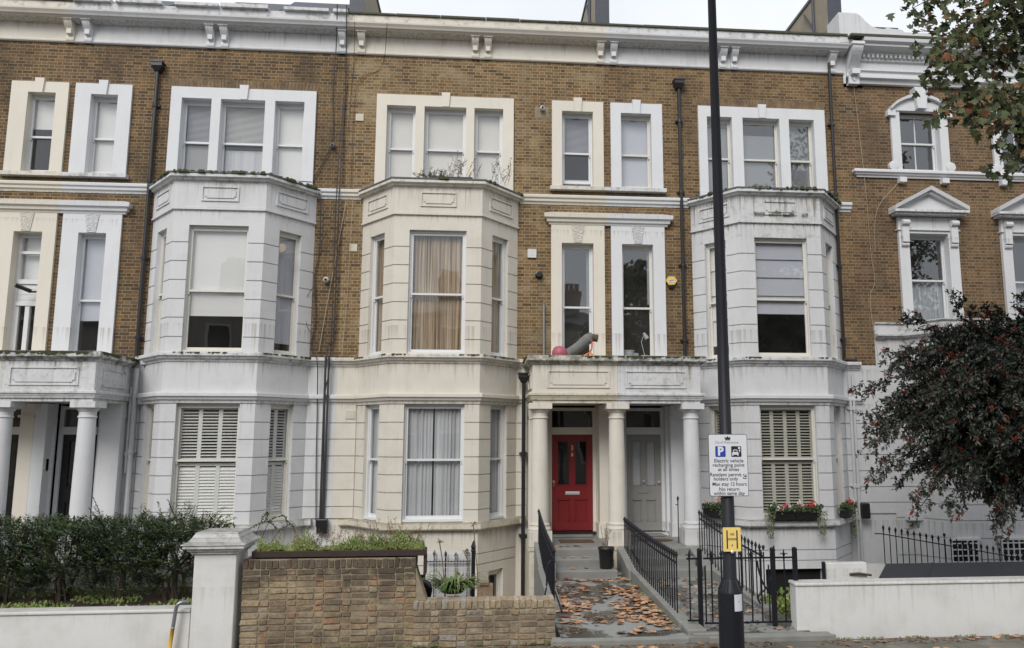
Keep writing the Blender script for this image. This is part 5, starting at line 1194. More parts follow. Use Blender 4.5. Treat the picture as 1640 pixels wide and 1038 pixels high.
mb.hexa([(-3.79, -6.995, 1.306), (-2.995, -6.995, 1.306), (-2.995, -6.225, 1.306), (-3.79, -6.225, 1.306), (-3.79, -6.995, 1.32), (-2.995, -6.995, 1.32), (-2.995, -6.225, 1.32), (-3.79, -6.225, 1.32)])
lv = [(.0, 1.32), (.06, 1.345), (.10, 1.39), (.13, 1.44), (.135, 1.455)]
for (a, za), (b, zb_) in zip(lv, lv[1:]): mb.hexa([(-3.79 + a, -6.995 + a, za), (-2.995 - a, -6.995 + a, za), (-2.995 - a, -6.225 - a, za), (-3.79 + a, -6.225 - a, za), (-3.79 + b, -6.995 + b, zb_), (-2.995 - b, -6.995 + b, zb_), (-2.995 - b, -6.225 - b, zb_), (-3.79 + b, -6.225 - b, zb_)])
mb.build('cap', 'white_sill', t, bevel=.006)
t = thing('bent_pipe', 'galvanised bent pipe with an ochre lower end against the white wall', 'pipe', (-3.80, -6.9, 0))
mb = MB(); mb.tube(smooth([(-3.70, -6.86, .60), (-3.74, -6.90, .61), (-3.80, -6.92, .585), (-3.82, -6.92, .5), (-3.84, -6.92, .30)], 6), .024, 10); mb.build('bend', 'galv', t, smooth=True)
mb = MB(); mb.tube([(-3.84, -6.92, .305), (-3.87, -6.92, 0)], .025, 10); mb.build('sleeve', 'ochre_band', t, smooth=True)
mb = MB(); mb.box(-30, -3.9, -4.86, -4.70, -1.8, .78); tag(mb.build('retaining_wall', 'garden_white'), 'pale retaining wall half hidden behind the hedge stems', 'wall')
# bin store on the right
t = thing('bin_store', 'white walled bin store with a sloping dark felt roof behind the white wall', 'bin store', (8, -5.9, 0))
mb = MB(); mb.box(4.96, 5.57, -6.22, -6.10, -.1, .86); mb.box(5.57, 5.62, -6.22, -6.0, -.1, .58); mb.box(6.5, 12, -5.30, -5.2, -.1, .61); mb.build('wall', 'garden_white', t, bevel=.01)
mb = MB(); mb.hexa([(5.58, -6.45, .58), (12, -6.45, .58), (12, -5.15, .62), (6.42, -5.15, .62), (5.58, -6.45, .615), (12, -6.45, .615), (12, -5.15, .665), (6.42, -5.15, .665)])
for i in range(5): x = 6.3 + i * .95; mb.hexa([(x, -6.44, .616), (x + .04, -6.44, .616), (x + .9, -5.16, .666), (x + .86, -5.16, .666), (x, -6.44, .622), (x + .04, -6.44, .622), (x + .9, -5.16, .674), (x + .86, -5.16, .674)])
mb.build('roof', 'felt', t)
mb = MB(); mb.box(4.90, 4.935, -6.25, -6.2, 0, .88); mb.build('edge_post', 'iron', t)
mb = MB(); mb.tube([(5.30, -6.23, .70), (5.42, -6.26, .715), (5.62, -6.24, .685)], .018, 6); mb.build('bracket', 'bark', t)

# ------------------------------------------------------------------ lamp post and its signs
LX, LY = 2.66, -9.0
t = thing('lamp_post', 'tall black lamp post standing on the pavement in front of the gate', 'lamp post', (LX, LY, 0))
mb = MB(); mb.lathe([(.132, 0), (.132, 1.03), (.128, 1.045), (.118, 1.07), (.085, 1.15), (.078, 1.165), (.074, 1.18)], LX, LY, 28); mb.build('base', 'iron', t)
mb = MB(); mb.tube([(LX, LY, 1.17), (LX, LY, 4.0), (LX - .005, LY, 8.6), (LX - .1, LY - .3, 8.95), (LX - .3, LY - 1.1, 9.1)], [.072, .062, .045, .042, .038], 20); mb.build('shaft', 'iron', t, smooth=True)
mb = MB(); mb.box(LX - .45, LX - .20, LY - 1.7, LY - 1.05, 9.05, 9.17); mb.build('lantern', 'metal_grey', t, bevel=.03)
mb = MB()
for i in range(12):
    a = 2 * pi * i / 12; mb.tube([(LX + .1285 * cos(a), LY + .1285 * sin(a), 1.05), (LX + .082 * cos(a), LY + .082 * sin(a), 1.155)], .006, 4)
mb.build('ribs', 'iron', t)
mb = MB()
for z in (2.28, 2.55, 1.56, 1.66): mb.lathe([(.076, z), (.079, z), (.079, z + .02), (.076, z + .02)], LX, LY, 16)
mb.build('strap', 'metal_grey', t)
def curved_sticker(): 
    mb = MB(); n = 8; r = .1345
    vs = [(LX + r * cos(-pi / 2 + .0 + .78 * i / n), LY + r * sin(-pi / 2 + .0 + .78 * i / n), z) for z in (.855, 1.025) for i in range(n + 1)]
    mb.add(vs, [(i, i + 1, n + 2 + i, n + 1 + i) for i in range(n)]); o = mb.build('sticker', 'sticker', t)
    m2 = MB(); r2 = .1355; vs = [(LX + r2 * cos(a), LY + r2 * sin(a), z) for a, z in ((-pi / 2 + .36, .945), (-pi / 2 + .42, .945), (-pi / 2 + .42, .96), (-pi / 2 + .36, .96))]; m2.add(vs, [(0, 1, 2, 3)]); m2.build('print', 'ink_blue', o)
curved_sticker()
def round_rect(x0, x1, z0, z1, r, n=5):
    out = []
    for cx, cz, a0 in ((x1 - r, z0 + r, -90), (x1 - r, z1 - r, 0), (x0 + r, z1 - r, 90), (x0 + r, z0 + r, 180)):
        for i in range(n + 1): a = radians(a0 + 90 * i / n); out.append((cx + r * cos(a), cz + r * sin(a)))
    return out
SY = LY - .085; sx0, sx1, sz0, sz1 = 2.437, 2.873, 2.04, 2.705; scx = (sx0 + sx1) / 2
t = thing('parking_sign', 'white parking sign on the lamp post, above the yellow H sign', 'sign', (scx, SY, sz0))
mb = MB(); mb.plate(round_rect(sx0, sx1, sz0, sz1, .02), SY - .002, SY + .004); mb.build('plate', 'sign_back', t)
mb = MB(); mb.plate(round_rect(sx0 + .007, sx1 - .007, sz0 + .007, sz1 - .007, .016), SY - .0045, SY - .0035); mb.build('face', 'sign_white', t)
def letters(parent, name, mat, items, y):
    mb = MB()
    for txt, size, cx, cz, bold, sx in items:
        vs, fs = text_mb(txt, size, cx, cz, y, bold=bold, sx=sx); mb.add(vs, fs)
    return mb.build(name, mat, parent)
T = sz1
letters(t, 'lettering', 'ink', [('Electric vehicle', .054, scx + .005, T - .288, .0005, 1.0), ('recharging point', .054, scx, T - .334, .0005, 1.0), ('at all times', .054, scx, T - .380, .0005, 1.0),
    ('Resident permit', .054, scx - .035, T - .436, .0005, 1.0), ('holders only', .054, scx - .035, T - .481, .0005, 1.0), ('Max stay 12 hours', .054, scx + .005, T - .536, .0005, .95), ('No return', .054, scx, T - .590, .0005, 1.0), ('within same day', .054, scx, T - .634, .0005, .98)], SY - .006)
letters(t, 'council_name', 'ink_grey', [('City of Westminster', .036, scx - .01, T - .090, .0, .9)], SY - .006)
mb = MB()   # small crown shaped crest
mb.plate([(scx - .030, T - .055), (scx + .026, T - .055), (scx + .032, T - .030), (scx + .014, T - .040), (scx - .002, T - .022), (scx - .018, T - .040), (scx - .036, T - .030)], SY - .0065, SY - .0055); mb.plate([(scx - .03, T - .066), (scx + .026, T - .066), (scx + .026, T - .058), (scx - .03, T - .058)], SY - .0065, SY - .0055); mb.build('crest', 'ink', t)
mb = MB(); mb.plate(round_rect(scx - .142, scx - .028, T - .245, T - .130, .008), SY - .0062, SY - .005); b_ = mb.build('parking_symbol', 'ink_blue', t)
vs, fs = text_mb('P', .125, scx - .085, T - .188, SY - .0072, bold=.006); mb = MB(); mb.add(vs, fs); mb.build('letter', 'sign_white', b_)
mb = MB(); mb.plate(round_rect(scx + .035, scx + .148, T - .245, T - .130, .008), SY - .0062, SY - .005); b_ = mb.build('charging_symbol', 'ink', t)
mb = MB(); cx0 = scx + .078; y_ = SY - .0075
for poly in ([(cx0 - .034, T - .232), (cx0 - .020, T - .232), (cx0 - .020, T - .222), (cx0 + .024, T - .222), (cx0 + .024, T - .232), (cx0 + .038, T - .232), (cx0 + .038, T - .205), (cx0 + .028, T - .192), (cx0 - .024, T - .192), (cx0 - .034, T - .205)],
             [(cx0 - .026, T - .190), (cx0 - .018, T - .190), (cx0 - .012, T - .174), (cx0 + .016, T - .174), (cx0 + .022, T - .190), (cx0 + .030, T - .190), (cx0 + .020, T - .166), (cx0 - .016, T - .166)]): mb.plate(poly, y_, y_ + .0008)
for (u, v, r) in ((cx0 + .046, T - .150, .014), (cx0 + .050, T - .178, .009)): mb.plate([(u + r * cos(i * pi / 6), v + r * sin(i * pi / 6)) for i in range(12)], y_, y_ + .0008)
mb.tube([(cx0 + .048, y_, T - .165), (cx0 + .050, y_, T - .205)], .002, 4); mb.build('pictogram', 'sign_white', b_)
mb = MB(); mb.plate(round_rect(scx + .158, scx + .198, T - .480, T - .430, .006), SY - .0062, SY - .005); b_ = mb.build('zone_symbol', 'ink', t)
vs, fs = text_mb('C', .050, scx + .178, T - .455, SY - .0072, bold=.003); mb = MB(); mb.add(vs, fs); mb.build('letter', 'sign_white', b_)
# yellow hydrant sign
hx0, hx1, hz0, hz1 = 2.571, 2.766, 1.462, 1.712; hcx = (hx0 + hx1) / 2
t = thing('hydrant_sign', 'small yellow sign with a black H fixed on the lamp post', 'sign', (hcx, SY, hz0))
mb = MB(); mb.plate(round_rect(hx0, hx1, hz0, hz1, .010), SY - .004, SY + .004); mb.build('plate', 'yellow_sign', t)
mb = MB()
for x in (hx0 + .037, hx1 - .049): mb.box(x, x + .014, SY - .006, SY - .0045, hz0 + .030, hz1 - .030)
mb.box(hx0 + .051, hx1 - .049, SY - .006, SY - .0045, (hz0 + hz1) / 2 - .006, (hz0 + hz1) / 2 - .001); mb.box(hx0 + .051, hx1 - .049, SY - .006, SY - .0045, (hz0 + hz1) / 2 + .006, (hz0 + hz1) / 2 + .011); mb.build('letter', 'ink', t)
letters(t, 'digits', 'ink_brown', [('100', .036, hcx, hz1 - .072, .001, 1), ('4', .036, hcx, hz0 + .062, .001, 1)], SY - .0052)
mb = MB(); mb.lathe([(.015, 0), (.018, .004), (.01, .01)], 0, 0, 10); mb.v = [(hcx + x, SY - z, hz0 - .006 + y) for x, y, z in mb.v]; mb.build('rivet', 'silver', t)

# ------------------------------------------------------------------ plants
random.seed(11)
class Leaves:
    def __init__(s): s.v = []; s.f = []
    def leaf(s, p, d, up, L, W, shape='oval', curl=.15):
        d = d.normalized(); side = d.cross(up)
        if side.length < 1e-3: side = d.cross(Vector((1, .3, 0)))
        side.normalize(); nn = side.cross(d); o = len(s.v)
        if shape == 'oval': pts = [(0, 0), (.35, .5), (.75, .38), (1, 0), (.75, -.38), (.35, -.5)]
        elif shape == 'quad': pts = [(0, 0), (.45, .5), (1, 0), (.45, -.5)]
        elif shape == 'plane': pts = [(0, .0), (.10, .34), (.34, .62), (.36, .30), (.72, .46), (.66, .20), (1, 0), (.66, -.20), (.72, -.46), (.36, -.30), (.34, -.62), (.10, -.34)]
        for u, v in pts:
            q = p + d * (u * L) + side * (v * W) + nn * (curl * L * (v * v * 2 - u * u * .6)); s.v.append((q.x, q.y, q.z))
        s.f.append(tuple(range(o, o + len(pts))))
    def build(s, name, mat, parent=None):
        mb = MB(); mb.v = s.v; mb.f = s.f; return mb.build(name, mat, parent)
def rv(z=1.0):
    while True:
        v = Vector((U_(-1, 1), U_(-1, 1), U_(-1, 1)))
        if .05 < v.length < 1: v.z *= z; return v
def N3(x, y, z): return mnoise.noise(Vector((x, y, z)))

# clipped dark hedge behind the left wall: separate shrubs growing together
hx = [-8.9, -8.2, -7.35, -6.55, -5.75, -4.95, -4.25]
for k, cx in enumerate(hx):
    lab = ['dark evergreen hedge shrub out at the left edge of the hedge', 'dark evergreen hedge shrub at the left frame edge', 'dark hedge shrub below the left hand porch door', 'dark hedge shrub in front of the left porch column', 'dark hedge shrub standing below the white drainpipe', 'dark hedge shrub below the shuttered ground floor window', 'last dark hedge shrub against the gate pier with wispy top shoots'][k]
    t = thing('hedge_shrub', lab, 'shrub', (cx, -5.85, .44), 'hedge shrubs behind the left wall')
    mb = MB()
    for i in range(6):
        a = R() * 6.28; x0 = cx + U_(-.1, .1); y0 = -5.85 + U_(-.1, .1)
        mb.tube(smooth([(x0, y0, .42), (x0 + U_(-.1, .1), y0 + U_(-.1, .1), .75), (x0 + .3 * cos(a), y0 + .25 * sin(a), 1.1), (x0 + .42 * cos(a), y0 + .3 * sin(a), 1.35)], 4), U_(.014, .03), 5, r1=.006)
    mb.tube([(cx, -5.85, .40), (cx + .02, -5.87, .85)], .05, 7, r1=.03); mb.build('stems', 'bark', t)
    lv = Leaves(); top0 = 1.47
    for i in range(1050):      # sprigs
        u, v, w = U_(-1, 1), U_(-1, 1), R() ** .8
        x = cx + u * .50; z = .54 + w * .98
        if z < .80 and N3(x * 2.4, 0, z * 3) < -.06: continue
        z = min(z, top0 + .07 * N3(x * 3, 2, 0) + .05 * N3(x * 9, 5, 0)); y = -5.85 + v * (.5 + .1 * N3(x * 3, z * 3, 1))
        if z < 1.0: y = -5.85 + v * .42
        q = Vector((x, y, z)); dr = (Vector((u * .6, v * 1.2 if v < 0 else v, .55 + .5 * R())) + rv() * .7).normalized(); L = U_(.09, .20)
        if z > 1.36: L *= U_(.5, .95) + (1.1 if (cx > -5.2 and R() < .12) else 0)
        nl = int(L / .009)
        for j in range(nl):
            p = q + dr * (L * j / nl); s_ = (-1) ** j; side = dr.cross(Vector((.2, .1, 1))).normalized() * s_
            lv.leaf(p, dr * .6 + side + rv() * .35, Vector((0, 0, 1)) + rv() * .5, U_(.035, .058), U_(.014, .022), 'quad')
    lv.build('foliage', 'hedge_leaf', t)
# ground cover under the hedge
lv = Leaves()
for i in range(2600):
    x, y = U_(-9.5, -3.8), U_(-6.56, -5.3)
    if N3(x * 1.5, y * 2, 4) < -.1: continue
    lv.leaf(Vector((x, y, .44 + .03 * R())), rv(.6) + Vector((0, 0, .7)), Vector((0, -1, .3)), U_(.03, .07), U_(.012, .03), 'oval')
stuff(lv.build('ground_cover', 'weed_leaf'), 'low green weeds on the soil under the hedge')

# trough with weeds on the tall brick wall
t = thing('planting_trough', 'long dark brown planting trough lying on the tall brick wall', 'planter', (-1.9, -6.6, 1.11))
mb = MB(); mb.box(-2.98, -.74, -6.74, -6.715, 1.115, 1.195); mb.box(-2.98, -.74, -6.50, -6.475, 1.115, 1.195); mb.box(-2.98, -2.955, -6.715, -6.50, 1.115, 1.195); mb.box(-.765, -.74, -6.715, -6.50, 1.115, 1.195); mb.box(-.77, -.735, -6.70, -6.49, .86, 1.114); mb.build('box', 'trough', t, bevel=.004)
mb = MB(); mb.box(-2.95, -.77, -6.71, -6.505, 1.12, 1.18); mb.build('soil', 'soil', t)
lv = Leaves()
for i in range(9000):
    x = U_(-2.93, -.78); g = .5 + .5 * N3(x * 1.7, 3, 1); y = U_(-6.72, -6.5)
    g2 = max(0, N3(x * 5, 8, y * 4) + .35); h_ = (.02 + .36 * g2 * R() ** .8) * (1.0 if x < -1.9 else .75)
    if R() > .35 + g2: continue
    lv.leaf(Vector((x, y, 1.17 + R() * h_)), rv(.5) + Vector((0, -.1, .8)), Vector((0, -1, .2)), U_(.02, .055), U_(.006, .016), 'quad', .3)
stuff(lv.build('weeds', 'weed_leaf'), 'bright green weeds filling the brown trough')
lv = Leaves(); mb = MB()
for i in range(85):
    x = -2.9 + 2.1 * R() ** .6; y = U_(-6.7, -6.5); h_ = U_(.12, .34) * (1.2 if x > -1.6 else .9); p = Vector((x, y, 1.18)); q = p + Vector((U_(-.15, .15), U_(-.08, .08), h_)); m_ = (p + q) / 2 + Vector((U_(-.03, .03), 0, 0))
    mb.tube([p, m_, q], .0022, 3)
    for j in range(16): lv.leaf(p.lerp(q, U_(.45, 1.0)) + rv() * .02, rv() + Vector((0, 0, .4)), Vector((0, -1, .2)), U_(.012, .035), U_(.005, .011), 'quad')
mb.v += lv.v; o_ = len(mb.v) - len(lv.v); mb.f += [tuple(i + o_ for i in f_) for f_ in lv.f]
stuff(mb.build('dry_stems', 'dry_stem'), 'dry brown seed stems rising from the weeds in the trough')
# bramble arching over the pier
lv = Leaves(); mb = MB()
for x0, x1, zt in ((-3.35, -2.75, 1.62), (-3.1, -2.6, 1.70), (-2.95, -2.5, 1.58), (-3.2, -2.9, 1.74), (-3.75, -3.3, 1.60)):
    pts = smooth([(x0, -5.9, 1.2), (x0 + .12, -5.95, zt - .22), ((x0 + x1) / 2 + .06, -6.0, zt - .13), (x1 - .1, -6.05, zt - .22)], 6); mb.tube(pts, .005, 4)
    for p in pts[6:]:
        for j in range(3): lv.leaf(Vector(p), rv() + Vector((0, -.3, .2)), Vector((0, -1, .5)), U_(.02, .045), U_(.012, .022), 'oval')
t = thing('bramble', 'arching bramble shoots behind the gate pier cap', 'bramble', (-3.1, -5.9, .4)); mb.build('stems', 'bark', t); lv.build('foliage', 'hedge_leaf', t)

# strappy plant behind the low brick wall
t = thing('strap_plant', 'clump of arching strap leaves behind the low brick wall', 'plant', (-.42, -5.6, .02)); mb = MB()
for i in range(170):
    a = R() * 6.28; L = U_(.45, .85); lift = U_(.5, 1.2); b = Vector((-.42 + .16 * cos(a) * R(), -5.6 + .12 * sin(a), .42)); dr = Vector((cos(a), sin(a) * .7 - .1, 0)); w = U_(.014, .024); side = dr.cross(Vector((0, 0, 1))).normalized(); n = 7; vs = []
    for j in range(n + 1):
        f_ = j / n; q = b + dr * (L * .62 * f_) + Vector((0, 0, L * lift * (f_ - .85 * f_ * f_))); ww = w * (1 - f_ ** 2.5); vs += [tuple(q - side * ww), tuple(q + side * ww)]
    mb.add(vs, [(2 * j, 2 * j + 1, 2 * j + 3, 2 * j + 2) for j in range(n)])
mb.build('leaves', 'strap_leaf', t)
mb = MB(); mb.lathe([(.10, .02), (.14, .30), (.155, .31), (.155, .34), (.13, .34)], -.42, -5.6, 18); mb.build('pot', 'terracotta', t)
mb = MB()
for x, zt in ((-.62, 1.17), (-.13, 1.40), (-.25, 1.0)):
    mb.tube(smooth([(x + .1, -5.62, .3), (x + .06, -5.65, .8), (x, -5.7, zt)], 4), .008, 5)
    for k in range(26): v = rv() * .09; mb.add([(x, -5.7, zt), (x + v.x, -5.7 + v.y, zt + v.z * .7), (x + v.x * .8 + .012, -5.7 + v.y, zt + v.z * .5)], [(0, 1, 2)])
mb.build('seed_heads', 'dry_stem', t)
mb = MB(); mb.tube(smooth([(-.80, -5.9, .0), (-.79, -5.9, .30), (-.74, -5.95, .55), (-.82, -5.95, .63), (-.90, -5.95, .58)], 5), .05, 8); tag(mb.build('hose_bag', 'plastic_black', smooth=True), 'black plastic sack slumped behind the corner of the brick walls', 'sack')
mb = MB(); mb.box(-.06, .16, -6.2, -6.0, .0, .62); mb.box(-.02, .1, -6.22, -6.02, .625, .66); tag(mb.build('loose_bricks', 'wall_brick'), 'small stack of loose bricks by the black iron post', 'bricks')
# weed in the right light well
lv = Leaves()
for i in range(700): lv.leaf(Vector((U_(4.3, 5.4), U_(-5.6, -4.9), U_(-.1, .05) + .35 * R() * max(0, .4 + N3(i * .01, 2, 3)))), rv(.6) + Vector((0, -.2, .6)), Vector((0, -1, .4)), U_(.04, .09), U_(.03, .05), 'oval')
stuff(lv.build('area_weeds', 'weed_leaf'), 'green weeds growing beside the right hand light well')
# moss and small weeds at the joints
lv = Leaves()
for i in range(2200):
    k = R()
    if k < .45: x, y, z = U_(2.86, 2.98), U_(-6.5, -3.2), .10
    elif k < .6: x, y, z = U_(2.62, 2.7), U_(-6.4, -2.9), .09
    elif k < .8: x, y, z = U_(4.6, 8), U_(-7.02, -6.98), .005
    else: x, y, z = U_(-3, 1), -6.87, 0.0
    if N3(x * 3, y * 3, 7) < 0: continue
    lv.leaf(Vector((x, y, z)), rv(.6) + Vector((0, 0, .7)), Vector((0, -1, .3)), U_(.015, .04), U_(.008, .02), 'quad')
stuff(lv.build('joint_moss', 'weed_leaf'), 'moss and tiny weeds along kerbs and wall feet')

lv = Leaves()
for i in range(900):
    x = U_(5.95, 7.2); h_ = .02 + .12 * R() * max(0, .5 + N3(x * 5, 1, 2)); 
    if N3(x * 3.1, 4, 2) < -.12: continue
    lv.leaf(Vector((x, -1.05, 7.54 + h_)), rv(.6) + Vector((0, -.5, -.2)), Vector((0, -1, .3)), U_(.012, .03), U_(.008, .016), 'quad')
stuff(lv.build('moss_patch', 'moss_green', hc), 'green moss growing on the white bay parapet')
# plants growing on the roof of house B's bay
t = thing('roof_weeds', 'ragged weeds and a dark tray growing on the cream bay roof', 'plant', (-.9, -.75, 8.2)); lv = Leaves(); mb = MB()
mb.box(-1.2, -.3, -.95, -.75, 8.2, 8.27); mb.build('tray', 'plastic_black', t); mb = MB()
for i in range(60):
    k = R(); x = U_(-1.45, -.95) if k < .5 else (U_(-.9, -.2) if k < .8 else U_(.1, .5)); h_ = U_(.1, .3) if k < .5 else U_(.2, .75); y = U_(-.95, -.6)
    p = Vector((x, y, 8.2)); q = p + Vector((U_(-.2, .25), U_(-.1, .05), h_)); m_ = p.lerp(q, .5) + Vector((U_(-.06, .06), 0, .03)); mb.tube([p, m_, q], .004, 3)
    for j in range(26 if k < .5 else 12): lv.leaf(p.lerp(q, U_(.3, 1)) + rv() * .03, rv() + Vector((0, 0, .4)), Vector((0, -1, .2)), U_(.02, .05), U_(.01, .022), 'quad')
mb.build('stems', 'dry_stem', t); lv.build('foliage', 'dark_weed', t)

# window boxes with flowers
def flower_box(x0, x1, y, ang, label, trail, kinds, z=.925):
    xc = (x0 + x1) / 2; t = thing('flower_box', label, 'flower box', (xc, y, z), 'flower boxes on the white bay sill')
    ca, sa = cos(ang), sin(ang); xf = lambda a, b, c_: (xc + (a - xc) * ca - b * sa, y + (a - xc) * sa + b * ca, c_)
    mb = MB(xf); n = 2 if x1 - x0 > .7 else 1
    for i in range(n):
        a = x0 + (x1 - x0) * i / n + .006; b = x0 + (x1 - x0) * (i + 1) / n - .006; mb.box(a, b, -.10, .10, z, z + .17); mb.box(a - .004, b + .004, -.108, .108, z + .15, z + .18)
    mb.build('trough', 'plastic_black', t, bevel=.005)
    lv = Leaves(); tr = Leaves(); fl = {k: Leaves() for k in kinds}
    for i in range(int(900 * (x1 - x0) / 1.0)):
        a = U_(x0 - .03, x1 + .03); p = Vector(xf(a, U_(-.13, .1), z + .16 + U_(0, .17) * (.6 + .8 * abs(N3(a * 4, 1, 2))))); lv.leaf(p, rv() + Vector((0, -.4, .3)), Vector((0, -1, .6)), U_(.03, .06), U_(.025, .045), 'oval')
    for a0, L in trail:
        for i in range(int(430 * L)):
            f_ = R() ** 1.1; a = a0 + U_(-.13, .13) * (1 - .55 * f_); p = Vector(xf(a, U_(-.16, -.10), z + .20 - f_ * L)); tr.leaf(p, rv() + Vector((0, -.3, -.5)), Vector((0, -1, .2)), U_(.018, .04), U_(.014, .028), 'oval')
    for k in kinds:
        for c_ in range(max(2, int(5.5 * (x1 - x0)))):
            q = Vector(xf(U_(x0, x1), U_(-.14, .02), z + U_(.24, .38)))
            for j in range(26): v = rv(); fl[k].leaf(q + v * .035, v, Vector((0, -1, .5)) + rv(), U_(.02, .035), U_(.02, .03), 'oval')
    lv.build('foliage', 'hedge_leaf', t); tr.build('trailing_leaves', 'trail_leaf', t)
    for k in kinds: fl[k].build('flowers', k, t)
flower_box(6.02, 7.10, -1.13, 0, 'double flower box with red flowers below the wide shuttered window', [(5.98, .55), (7.10, .50)], ['petal_red', 'petal_pink', 'petal_white'])
flower_box(4.74, 5.38, -.62, -.88, 'flower box with a white bloom on the sill behind the lamp post', [(5.3, .25)], ['petal_white', 'petal_pink'])
flower_box(7.66, 8.24, -.66, .88, 'flower box with red and white flowers at the right hand end of the bay', [(7.9, .62)], ['petal_red', 'petal_white'])

# ---------------- berry tree
random.seed(21)
def berry_tree():
    t = thing('berry_tree', 'spreading dark berry tree with red berries overhanging the right hand wall', 'tree', (9.6, -4.7, 0))
    br = MB(); lv = Leaves(); be = MB(); root = Vector((9.6, -4.7, 2.3))
    br.tube(smooth([(9.5, -4.7, -.1), (9.7, -4.75, 1.2), (9.6, -4.7, 2.3), (9.4, -4.8, 3.4)], 5), .13, 9, r1=.07)
    tips = []
    # (x, z) silhouette targets at Y about -5 plus random interior ones
    sil = [(6.15, 2.50), (6.45, 3.02), (6.35, 3.45), (6.75, 3.95), (7.15, 4.12), (7.3, 4.75), (7.8, 4.45), (8.05, 5.0), (8.6, 4.75), (9.1, 4.9), (9.8, 4.9), (6.25, 1.98), (6.6, 2.2), (6.85, 1.75), (7.0, 2.0), (6.9, 1.45), (7.5, 1.55), (8.2, 1.18), (8.8, 1.35), (9.3, 1.4), (6.6, 2.75), (6.95, 3.3), (7.6, 3.7), (8.5, 1.6), (7.9, 1.75), (9.9, 1.6)]
    for x, z in sil: tips.append((Vector((x, -5 + U_(-.5, .5), z)), 1))
    for i in range(190):
        a = U_(0, 6.28); rr = sqrt(R()); x = 9.2 + 2.25 * rr * cos(a); z = 3.15 + 1.55 * rr * sin(a); y = -4.9 + U_(-1.3, 1.3) * sqrt(max(0, 1 - rr * rr * .8)); tips.append((Vector((x, y, z)), 0))
    for tip, edge in tips:
        st = Vector((9.5 + U_(-.3, .3), -4.8 + U_(-.2, .2), U_(2.0, 3.6))); mid = st.lerp(tip, .55) + Vector((0, U_(-.2, .2), .35 + .2 * R()))
        pts = [Vector(q) for q in smooth([tuple(st), tuple(mid), tuple(tip)], 10)]
        br.tube([tuple(q) for q in pts], .022, 5, r1=.004, caps=False)
        m_ = len(pts); clus = []
        for j in range(4, m_): clus.append((pts[j], (pts[j] - pts[j - 1]).normalized()))
        for p, d in clus:
            for s_ in range(4):
                q = p + rv() * (.15 if edge else .24); dd = (d + rv() * .9 + Vector((0, 0, -.25))).normalized(); L = U_(.12, .30) * (.6 if edge else 1)
                nl = int(L / .022)
                for k in range(nl):
                    lp = q + dd * (L * k / nl) + Vector((0, 0, -.12 * (k / nl) ** 2 * L))
                    for _ in range(2): lv.leaf(lp, dd * .5 + rv(), Vector((0, 0, 1)) + rv() * .7, U_(.055, .095), U_(.03, .05), 'quad')
                if R() < (.15 if edge else .11):
                    c0 = q + dd * L * .8
                    for k in range(int(U_(6, 16))):
                        v = c0 + rv() * .05; r_ = U_(.009, .014)
                        be.add([(v.x + r_, v.y, v.z), (v.x - r_, v.y, v.z), (v.x, v.y + r_, v.z), (v.x, v.y - r_, v.z), (v.x, v.y, v.z + r_), (v.x, v.y, v.z - r_)], [(0, 2, 4), (2, 1, 4), (1, 3, 4), (3, 0, 4), (2, 0, 5), (1, 2, 5), (3, 1, 5), (0, 3, 5)])
    br.build('branches', 'bark', t); lv.build('crown', 'berry_leaf', t); be.build('berries', 'berry_red', t)
berry_tree()

# ---------------- street plane tree at the top right
random.seed(33)
def plane_tree():
    t = thing('plane_tree', 'plane tree with browning leaves hanging into the top right corner', 'tree', (12.4, -8.6, 0))
    br = MB(); lv = Leaves()
    br.tube(smooth([(12.4, -8.6, 0), (12.3, -8.6, 3), (12.2, -8.5, 6), (12.1, -8.4, 9), (12.1, -8.3, 13)], 5), .26, 12, r1=.09); br.build('trunk', 'bark', t); br = MB()
    ends = [(5.95, 7.98), (5.75, 8.45), (6.2, 7.1), (6.55, 6.6), (6.95, 6.25), (6.35, 8.9), (6.7, 7.6), (6.9, 8.6), (7.2, 7.0), (7.3, 8.0), (7.5, 6.4), (7.6, 9.4), (6.05, 7.6), (8.1, 6.9), (8.2, 7.9), (8.6, 8.9), (7.0, 9.7), (6.6, 6.95), (5.9, 9.1)]
    full = [(Vector((x, -8.2 + U_(-.4, .5), z)), 1) for x, z in ends]
    for i in range(110):
        a, b = U_(0, 6.28), U_(-.7, 1.4); k = U_(.55, 1); full.append((Vector((12.6 + 5.2 * k * cos(a) * cos(b), -8.6 + 2.6 * k * sin(a) * cos(b), 9.6 + 4.6 * k * sin(b))), 0))
    for x, z in ((6.5, 8.3), (6.9, 7.2), (7.3, 6.6), (7.0, 8.9), (7.5, 7.5), (7.8, 8.4), (6.3, 7.7)): full.append((Vector((x, -7.9 + U_(-.5, .5), z)), 1))
    for tip, e in full:
        st = Vector((12.1, -8.45, U_(6, 11))); mid = st.lerp(tip, .5) + Vector((0, 0, .55)); pts = [Vector(q) for q in smooth([tuple(st), tuple(mid), tuple(tip)], 12)]
        br.tube([tuple(q) for q in pts], .035, 5, r1=.005, caps=False)
        for j in range(8, len(pts)):
            for _ in range(20 if e else 9):
                q = pts[j] + rv() * .30; lv.leaf(q, rv() + Vector((-.2, -.1, -.6)), Vector((0, -1, .3)) + rv() * .8, U_(.08, .155), U_(.07, .14), 'plane', .25)
            if R() < .7:
                q = pts[j] + rv() * .3; br.tube([tuple(pts[j]), tuple(q)], .006, 4, caps=False)
    br.build('branches', 'bark', t); lv.build('crown', 'plane_leaf', t)
plane_tree()

